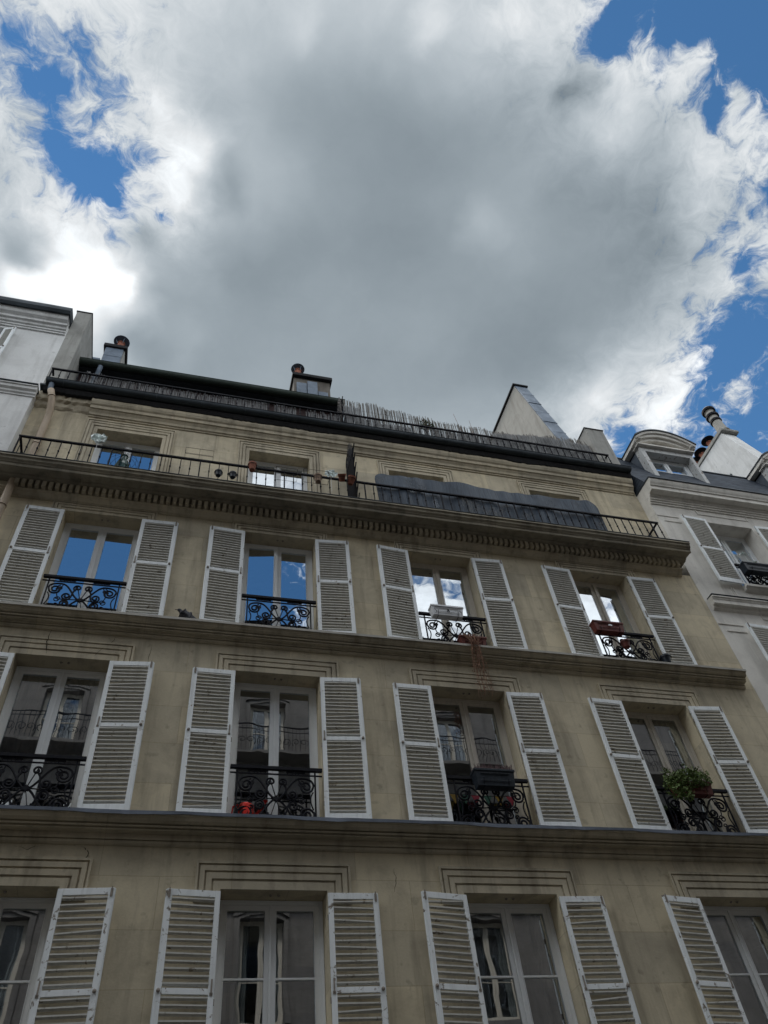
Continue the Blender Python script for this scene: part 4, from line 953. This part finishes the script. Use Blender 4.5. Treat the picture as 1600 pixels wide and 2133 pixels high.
for y in (-1, 1):
    b = MB(); n = 8; vs = []; fs = []
    for i in range(n+1):
        t = i/n; x = -.05+.27*t; hh = .048*math.sin(math.pi*min(1, t*1.15+.12))**.7 if t < .87 else .012
        zc_ = .085-.07*t; vs += [(x, y*(.062-.045*t), zc_+hh*.8), (x, y*(.070-.050*t), zc_), (x, y*(.060-.045*t), zc_-hh*.6)]
    for i in range(n): fs += [(3*i, 3*i+3, 3*i+4, 3*i+1), (3*i+1, 3*i+4, 3*i+5, 3*i+2)]
    b.add(vs, fs); b.build('wing', 'pigeon', o, smooth=True)

# ================================================================ left neighbour, pale grey plaster
lb = empty('apartment_building', (0, 0, 0), label='pale grey plastered building at the left edge with a set back top floor', category='building')
YL = 9.53
mb = MB(); wall_mesh(mb, -20, XL, 0, 15.75, YL, [(-6.95-3.1*k, -5.65-3.1*k, a, b) for k in range(4) for a, b in ((3.6, 5.9), (6.8, 9.1), (10, 12.2), (13, 15))], .3)
mb.add([(XL, YL, 0), (XL, 16, 0), (XL, 16, 16.0), (XL, YL, 16.0)], [(0, 1, 2, 3)]); mb.add([(-20, YL, 0), (-20, 16, 0), (-20, 16, 16.0), (-20, YL, 16.0)], [(0, 1, 2, 3)]); mb.add([(-20, 16, 0), (XL, 16, 0), (XL, 16, 16), (-20, 16, 16)], [(0, 1, 2, 3)])
mb.add([(-20, YL, 15.75), (XL, YL, 15.75), (XL, YL, 16.0), (-20, YL, 16.0)], [(0, 1, 2, 3)])
mb.build('wall', 'plaster', lb)
mb = MB(); mb.profx([(YL, 15.78), (YL-.02, 15.78), (YL-.02, 15.82), (YL-.05, 15.85), (YL-.055, 15.90), (YL-.10, 15.94), (YL-.105, 16.02), (YL-.13, 16.03), (YL-.13, 16.06), (YL+.02, 16.08), (YL+.02, 15.78)], -20, XL+.03); mb.build('cornice', 'plaster', lb)
mb = MB(); mb.box(-20, XL+.04, YL-.15, 10.6, 16.081, 16.10); mb.build('cornice_flashing', 'zinc_dark', lb)
UW = [(-6.9-3.1*k, -5.5-3.1*k, 17.9, 20.3) for k in range(4)]
mb = MB(); wall_mesh(mb, -20, -4.10, 16.1, 20.8, 10.6, UW, .25); mb.build('upper_wall', 'plaster', lb)
for a, b, c_, d in UW:
    window(lb, (a+b)/2, c_, d, 10.8, (b-a)/2-.003, muntin=(19.1,))
for k in range(4):
    for a, b in ((3.6, 5.9), (6.8, 9.1), (10, 12.2), (13, 15)): window(lb, -6.3-3.1*k, a+.01, b-.003, 9.74, .645)
for k in range(2): shutter_parts(lb, -5.5-3.1*k, 17.95, 20.15, 10.56, 1, .30, 20, 'shutter', seed=41+k)
mb = MB(); mb.profx([(10.6, 20.40), (10.56, 20.40), (10.56, 20.46), (10.53, 20.47), (10.53, 20.53), (10.49, 20.55), (10.47, 20.62), (10.42, 20.64), (10.41, 20.72), (10.33, 20.78), (10.29, 20.88), (10.28, 20.92), (10.6, 20.92)], -20, -4.12); mb.build('top_cornice', 'plaster', lb)
mb = MB(); mb.profx([(10.55, 21.25), (10.20, 21.20), (10.17, 21.10), (10.17, 20.98), (10.22, 20.90), (10.30, 20.921), (10.6, 20.93), (10.6, 21.25)], -20, -4.09, .004, 30); mb.build('top_gutter', 'zinc_dark', lb)
mb = MB(); mb.add([(-20, 10.5, 21.22), (-4.1, 10.5, 21.22), (-4.1, 15, 22.0), (-20, 15, 22.0), (-20, 10.5, 21.0), (-4.1, 10.5, 21.0), (-4.1, 15, 21.0), (-20, 15, 21.0)], [(0,1,2,3),(4,5,6,7),(0,1,5,4),(1,2,6,5),(2,3,7,6),(3,0,4,7)]); mb.build('roof', 'zinc_dark', lb)
mb = MB(); mb.prism([(10.6, 16.1), (10.6, 21.83), (16, 21.83), (16, 16.1)], 'x', -4.098, -3.72); pw = mb.build('party_wall', 'concrete', lb)
mb = MB(); mb.box(-4.12, -3.70, 10.58, 16.0, 21.831, 21.86); mb.build('coping', 'soot_and_shade', pw)
mb = MB(); mb.add([(-20, 16, 16), (-4.1, 16, 16), (-4.1, 16, 21.8), (-20, 16, 21.8)], [(0, 1, 2, 3)]); mb.build('rear_wall', 'plaster', lb)
mb = MB(); mb.bar((-4.08, 10.4, 20.55), (-4.08, 10.15, 20.75), .012); mb.bar((-4.06, 10.4, 20.5), (-3.98, 10.3, 20.6), .01); mb.build('gutter_stay', 'iron', lb)

# ================================================================ right neighbour, cream plaster with mansard
rb = empty('apartment_building', (0, 0, 0), label='cream plastered building at the right edge with slate mansard and dormers', category='building')
XQ = XR+.004; RW = [12.09+3.55*k for k in range(4)]
RZ = [(3.1, 5.2), (6.0, 8.1), (9.15, 11.30), (12.50, 14.68)]
mb = MB(); wall_mesh(mb, XQ, 26, 0, 15.2, 9.5, [(x-.675, x+.675, a, b) for x in RW for a, b in RZ], .42)
mb.add([(XQ, 9.5, 0), (XQ, 16, 0), (XQ, 16, 15.75), (XQ, 9.5, 15.75)], [(0, 1, 2, 3)]); mb.add([(26, 9.5, 0), (26, 16, 0), (26, 16, 15.75), (26, 9.5, 15.75)], [(0, 1, 2, 3)]); mb.add([(XQ, 16, 0), (26, 16, 0), (26, 16, 15.75), (XQ, 16, 15.75)], [(0, 1, 2, 3)])
mb.add([(XQ, 9.5, 15.2), (26, 9.5, 15.2), (26, 9.5, 15.6), (XQ, 9.5, 15.6)], [(0, 1, 2, 3)])
for z in (5.6, 8.7, 12.0, 15.2): mb.box(XQ+.01, 25.9, 10.0, 15.9, z, z+.12)
mb.build('wall', 'plaster_cream', rb)
pr = [(9.5, 15.10), (9.47, 15.10), (9.47, 15.15), (9.44, 15.155), (9.44, 15.20), (9.41, 15.21), (9.41, 15.25), (9.37, 15.29), (9.365, 15.33), (9.22, 15.35), (9.22, 15.47), (9.19, 15.475), (9.19, 15.50), (9.16, 15.55), (9.14, 15.60), (9.13, 15.66), (9.5, 15.70)]
mb = MB(); mb.profx(pr, XQ, 26, .0008, 20); mb.build('cornice', 'plaster_cream', rb)
mb = MB(); mb.profx([(9.8, 15.78), (9.11, 15.70), (9.10, 15.665), (9.13, 15.665), (9.8, 15.70)], XQ-.01, 26); mb.build('eaves_gutter', 'zinc_dark', rb)
for z, xs in ((12.0, 10.27), (8.85, 10.27)):
    mb = MB(); mb.profx([(9.5, z-.02), (9.33, z-.04), (9.33, z-.07), (9.345, z-.075), (9.36, z-.12), (9.37, z-.13), (9.37, z-.22), (9.385, z-.225), (9.44, z-.235), (9.445, z-.29), (9.46, z-.30), (9.5, z-.33)], xs, 26); mb.build('string_course', 'plaster_cream', rb)
    mb = MB(); mb.box(xs-.012, 26, 9.315, 9.5, z-.019, z-.010); mb.build('ledge_flashing', 'zinc_dark', rb)
for x in RW:                                              # shallow panel mouldings round the bays
    for a, b in RZ:
        for p in ((x-.675-1.22, x-.675-.64, b, b+.02), (x-.675-1.10, x-.675-.64, b-.18, b-.16), (x-.675, x-.655, b+.02, b+.10), (x-.705, x+.705, b+.25, b+.272), (x-.71, x-.69, b+.274, b+.45), (x+.69, x+.71, b+.274, b+.45),
                  (x-1.06, x-1.04, a-.42, a-.06), (x-1.0, x-.972, a-.40, a-.06), (x-.97, x+1.2, a-.42, a-.40)):
            mb = MB(); mb.box(p[0], p[1], 9.484, 9.4995, p[2], p[3]); mb.build('panel_moulding', 'plaster_cream', rb)
        mb = MB(); mb.profx([(9.5, a+.0), (9.36, a-.015), (9.36, a-.075), (9.40, a-.09), (9.42, a-.13), (9.5, a-.15)], x-.72, x+.72); mb.build('window_sill', 'plaster_cream', rb)
        window(rb, x, a+.01, b-.003, 9.86, .672, 'frame_white', muntin=(a+.95,), glass='glass')
        guard(rb, x, a+.0, 9.40, .66, .62)
        for side in (-1, 1): shutter_parts(rb, x+side*.675, a+.0, b-.02, 9.43, side, .66, 2.5, 'shutter', seed=int(x*3+a+side), gap=.06, mid=.50)
# mansard
XM = XQ+.02
mb = MB(); mb.prism([(9.32, 15.71), (10.45, 18.40), (10.60, 18.42), (15.5, 19.3), (15.5, 15.71)], 'x', XM, 26); mb.build('mansard_roof', 'slate', rb)
mb = MB(); mb.profx([(10.40, 18.36), (10.42, 18.43), (10.62, 18.47), (15.5, 19.34), (15.5, 19.31), (10.60, 18.43)], XM, 26); x = 11.5
while x < 25: mb.lathe((x, 10.44, 18.44), [(.04, 0), (.035, .04), (0, .06)], 8); x += 1.05
mb.build('ridge_flashing', 'zinc_dark', rb)
for k in range(3):
    xc = 12.02+4.05*k
    dm = MB(); xa, xb = xc-.83, xc+.81; zt = 18.09
    dm.box(xa, xa+.135, 9.80, 10.02, 15.95, zt-.12); dm.box(xb-.115, xb, 9.80, 10.02, 15.95, zt-.12); dm.box(xa, xb, 9.80, 10.02, zt-.12, zt+.06)
    do = dm.build('dormer', 'dormer_paint', rb)
    for u0, u1 in ((xa+.02, xa+.06), (xb-.06, xb-.02)):
        ck = MB(); ck.prism([(10.021, 15.9), (10.021, 18.15), (10.9, 18.15), (10.9, 17.6)], 'x', u0, u1); ck.build('dormer_cheek', 'cheek', do)
    # segmental pediment with stepped mouldings
    n = 24; cx = (xa+xb)/2; hw_ = (xb-xa)/2+.12
    def arc(rise, base, hw2, nn=n): return [(cx-hw2+2*hw2*i/nn, base+rise*(1-((i/nn)*2-1)**2)) for i in range(nn+1)]
    pm = MB(); pm.prism([(cx-hw_+.05, zt+.061)]+arc(.30, zt+.10, hw_-.06)+[(cx+hw_-.05, zt+.061)], 'y', 9.84, 10.0)
    for (r0, r1, yy, h_) in ((.30, .33, 9.74, .10), (.36, .38, 9.66, .14), (.42, .43, 9.60, .19)):
        a_ = arc(r0, zt+h_, hw_-.02 if yy < 9.7 else hw_-.06); b_ = arc(r1, zt+h_+.055, hw_ if yy < 9.7 else hw_-.03)
        vs = [(x, yy, z) for x, z in a_]+[(x, yy-.015, z) for x, z in b_]+[(x, 9.86, z) for x, z in a_]+[(x, 9.86, z) for x, z in b_]; q = n+1; fs = []
        for i in range(n): fs += [(i, i+1, q+i+1, q+i), (i, 2*q+i, 2*q+i+1, i+1), (q+i, q+i+1, 3*q+i+1, 3*q+i), (2*q+i, 3*q+i, 3*q+i+1, 2*q+i+1)]
        fs += [(0, q, 3*q, 2*q), (n, 2*q+n, 3*q+n, q+n)]; pm.add(vs, fs)
    pm.box(xa-.06, xb+.06, 9.70, 9.86, zt+.061, zt+.11)
    pm.build('pediment', 'plaster_cream', do)
    rf = MB(); a_ = arc(.43, zt+.255, hw_+.01); b_ = arc(.43, zt+.30, hw_+.02); q = n+1
    vs = [(x, 9.56, z) for x, z in a_]+[(x, 9.56, z) for x, z in b_]+[(x, 11.4, z) for x, z in a_]+[(x, 11.4, z) for x, z in b_]; fs = []
    for i in range(n): fs += [(i, i+1, q+i+1, q+i), (i, 2*q+i, 2*q+i+1, i+1), (q+i, q+i+1, 3*q+i+1, 3*q+i)]
    fs += [(0, q, 3*q, 2*q), (n, 2*q+n, 3*q+n, q+n)]
    rf.add(vs, fs); rf.build('dormer_roof', 'zinc_dark', do)
    for u0, u1 in ((xa-.12, xa+.04), (xb-.04, xb+.12)):
        sd_ = MB(); sd_.profx([(9.80, zt+.15), (9.62, zt+.22), (9.62, zt+.26), (11.3, zt+.26), (11.3, zt+.15)], u0, u1); sd_.build('dormer_eaves', 'plaster_cream', do)
    lin_ = MB(); lin_.box(xa+.07, xb-.07, 10.021, 10.7, 15.9, 15.95); lin_.build('dormer_floor', 'dark', do)
    # dormer window (parts of the building)
    window(rb, (xa+.135+xb-.115)/2, 15.96, zt-.125, 10.04, (xb-xa-.25)/2-.003, 'frame_white', muntin=(16.75, 17.45))
# chimney stack with pots
px = 17.80
mb = MB(); mb.prism([(14.8, 23.78), (12.0, 23.73), (11.37, 21.15), (10.9, 19.2), (10.8, 18.2), (14.8, 18.2)], 'x', px, px+.55); cs = mb.build('chimney_stack', 'plaster', rb)
mb = MB(); mb.profx([(14.85, 23.79), (11.86, 23.74), (11.84, 23.80), (11.86, 23.88), (14.85, 23.93)], px-.05, px+.68); mb.build('chimney_cap', 'concrete', cs)
mb = MB(); mb.lathe((px+.26, 12.06, 23.88), [(.22, 0), (.24, .03), (.20, .10), (.19, .12), (.17, .7), (.20, .72), (.20, .78), (.175, .80), (.17, 1.0), (.21, 1.02), (.23, 1.05), (.23, 1.12), (.20, 1.16), (.17, 1.18), (.165, 1.36), (.22, 1.38), (.24, 1.50), (.20, 1.56)], 20); mb.build('tall_chimney_pot', 'render', cs, smooth=False)
mb = MB()
for z, r_ in ((.74, .212), (1.06, .242), (1.42, .252)): mb.lathe((px+.26, 12.06, 23.88+z), [(r_-.01, -.05), (r_, -.04), (r_, .06), (r_-.03, .07)], 20)
mb.build('pot_band', 'iron', cs)
for y, r_ in ((12.75, .25), (13.3, .25), (13.75, .25), (14.3, .25)): cowl(cs, px+.16, y, 23.86, r_, 'terra', .42, 'iron')
# planter on the right building
o = planter('window_box', 11.42, 12.25, 9.16, .20, 12.98, .24, 'pot_dark', 'large black window box on the rail of the cream building at the right edge', 'window box')
lf = MB(); leaves(lf, (.05, 0, .30), .10, .05, .08, 60, .028, 3); leaves(lf, (.30, 0, .28), .12, .05, .06, 50, .028, 8); lf.build('seedlings', 'leaf', o)
mb = MB(); rn = random.Random(8)
for k in range(22):
    q = Vector((rn.uniform(-.13, .13), rn.uniform(-.02, .02), rn.uniform(-.05, .05))); a = Vector((rn.uniform(-1, 1), rn.uniform(-.5, .5), rn.uniform(-.6, .6))).normalized()*.05; b = a.orthogonal().normalized()*.018; mb.add([q-a, q+b, q+a, q-b], [(0, 1, 2, 3)])
mb.tube([(0, .02, -.35), (0, .02, 0)], .004, 5)
bo = mb.build('foil_streamer', 'foil', label='small pale foil streamer on a stick above the large black window box', category='streamer'); bo.location = (11.68, 9.22, 13.30)

# ================================================================ the building across the street (seen in the window panes)
ob = empty('apartment_building', (0, 0, 0), label='rosy grey building across the street, seen mirrored in the window panes', category='building')
YO = -2.6; OX = [2.86+3.3*k for k in range(-8, 9)]
OZ = [(3.6, 5.6), (8.3, 10.9), (11.9, 14.1), (15.95, 18.0)]
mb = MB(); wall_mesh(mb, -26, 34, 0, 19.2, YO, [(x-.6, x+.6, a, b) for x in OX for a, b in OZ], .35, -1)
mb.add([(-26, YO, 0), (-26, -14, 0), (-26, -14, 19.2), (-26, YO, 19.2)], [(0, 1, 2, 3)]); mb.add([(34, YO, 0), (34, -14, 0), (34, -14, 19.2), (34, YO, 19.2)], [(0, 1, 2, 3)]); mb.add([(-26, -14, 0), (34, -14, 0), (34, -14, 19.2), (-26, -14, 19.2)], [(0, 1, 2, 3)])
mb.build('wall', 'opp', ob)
for z in (7.3, 11.3, 15.6, 19.0):
    d = .6 if z == 15.6 else .22 if z < 19 else .4
    mb = MB(); mb.profx([(YO, z+.22), (YO+d, z+.2), (YO+d, z+.1), (YO+d*.7, z+.06), (YO+.08, z), (YO+.05, z-.2), (YO, z-.22)], -26, 34); mb.build('cornice', 'opp', ob)
mb = MB(); mb.prism([(YO+.1, 19.23), (YO-1.0, 21.5), (YO-1.2, 21.6), (-13, 22.0), (-13, 19.23)], 'x', -26, 34); mb.build('mansard_roof', 'slate', ob)
for x in OX:
    for a, b in OZ:
        mb = MB(); n = 12                                    # segmental arched head with keystone-like band
        for r0, yy in ((0, YO+.03), (.10, YO+.06)):
            for i in range(n):
                t0, t1 = i/n*2-1, (i+1)/n*2-1; z = lambda t: b-.06+.16*(1-t*t)+r0
                X0, X1 = x+(.66+r0)*t0, x+(.66+r0)*t1; mb.add([(X0, yy, z(t0)), (X1, yy, z(t1)), (X1, yy, z(t1)+.09), (X0, yy, z(t0)+.09), (X0, YO, z(t0)), (X1, YO, z(t1)), (X1, YO, z(t1)+.09), (X0, YO, z(t0)+.09)], [(0,1,2,3),(0,1,5,4),(3,2,6,7)])
        for s_ in (-1, 1): mb.box(*sorted((x+s_*.61, x+s_*.75)), YO, YO+.04, a, b)
        mb.build('window_surround', 'opp', ob)
        window(ob, x, a+.01, b-.003, YO-.25, .595, 'frame_cream', muntin=(a+1.0,), face=-1, curtain=('both', 'curtain'), glass='glass_far')
mb = MB(); vs = []; x = -25.9
while x < 33.9: mb.box(x-.007, x+.007, YO+.50, YO+.514, 15.82, 16.75); x += .14
mb.box(-26, 34, YO+.49, YO+.525, 16.75, 16.78); mb.box(-26, 34, YO+.50, YO+.515, 16.58, 16.60)
x = -25.8
while x < 33.6:
    for s_ in (-1, 1): mb.tube([(x+.3+s_*px_, YO+.507, pz_) for px_, pz_ in spiral(.13, 16.2, .16, 1.3, -1, 1, 12)], .012, 4)
    x += .6
mb.build('balcony_railing', 'iron', ob)
for x in OX:
    if x < 1:
        for s_ in (-1, 1):
            mb = MB(); mb.box(*sorted((x+s_*.62, x+s_*1.2)), YO+.02, YO+.055, 11.92, 14.05)
            mb.build('shutter', 'shutter', ob)
for k, x in enumerate((-14, -3, 7.5, 19)):
    mb = MB(); mb.box(x, x+1.6, -6.5, -5.7, 20.5, 24.0); mb.build('chimney', 'render', ob)
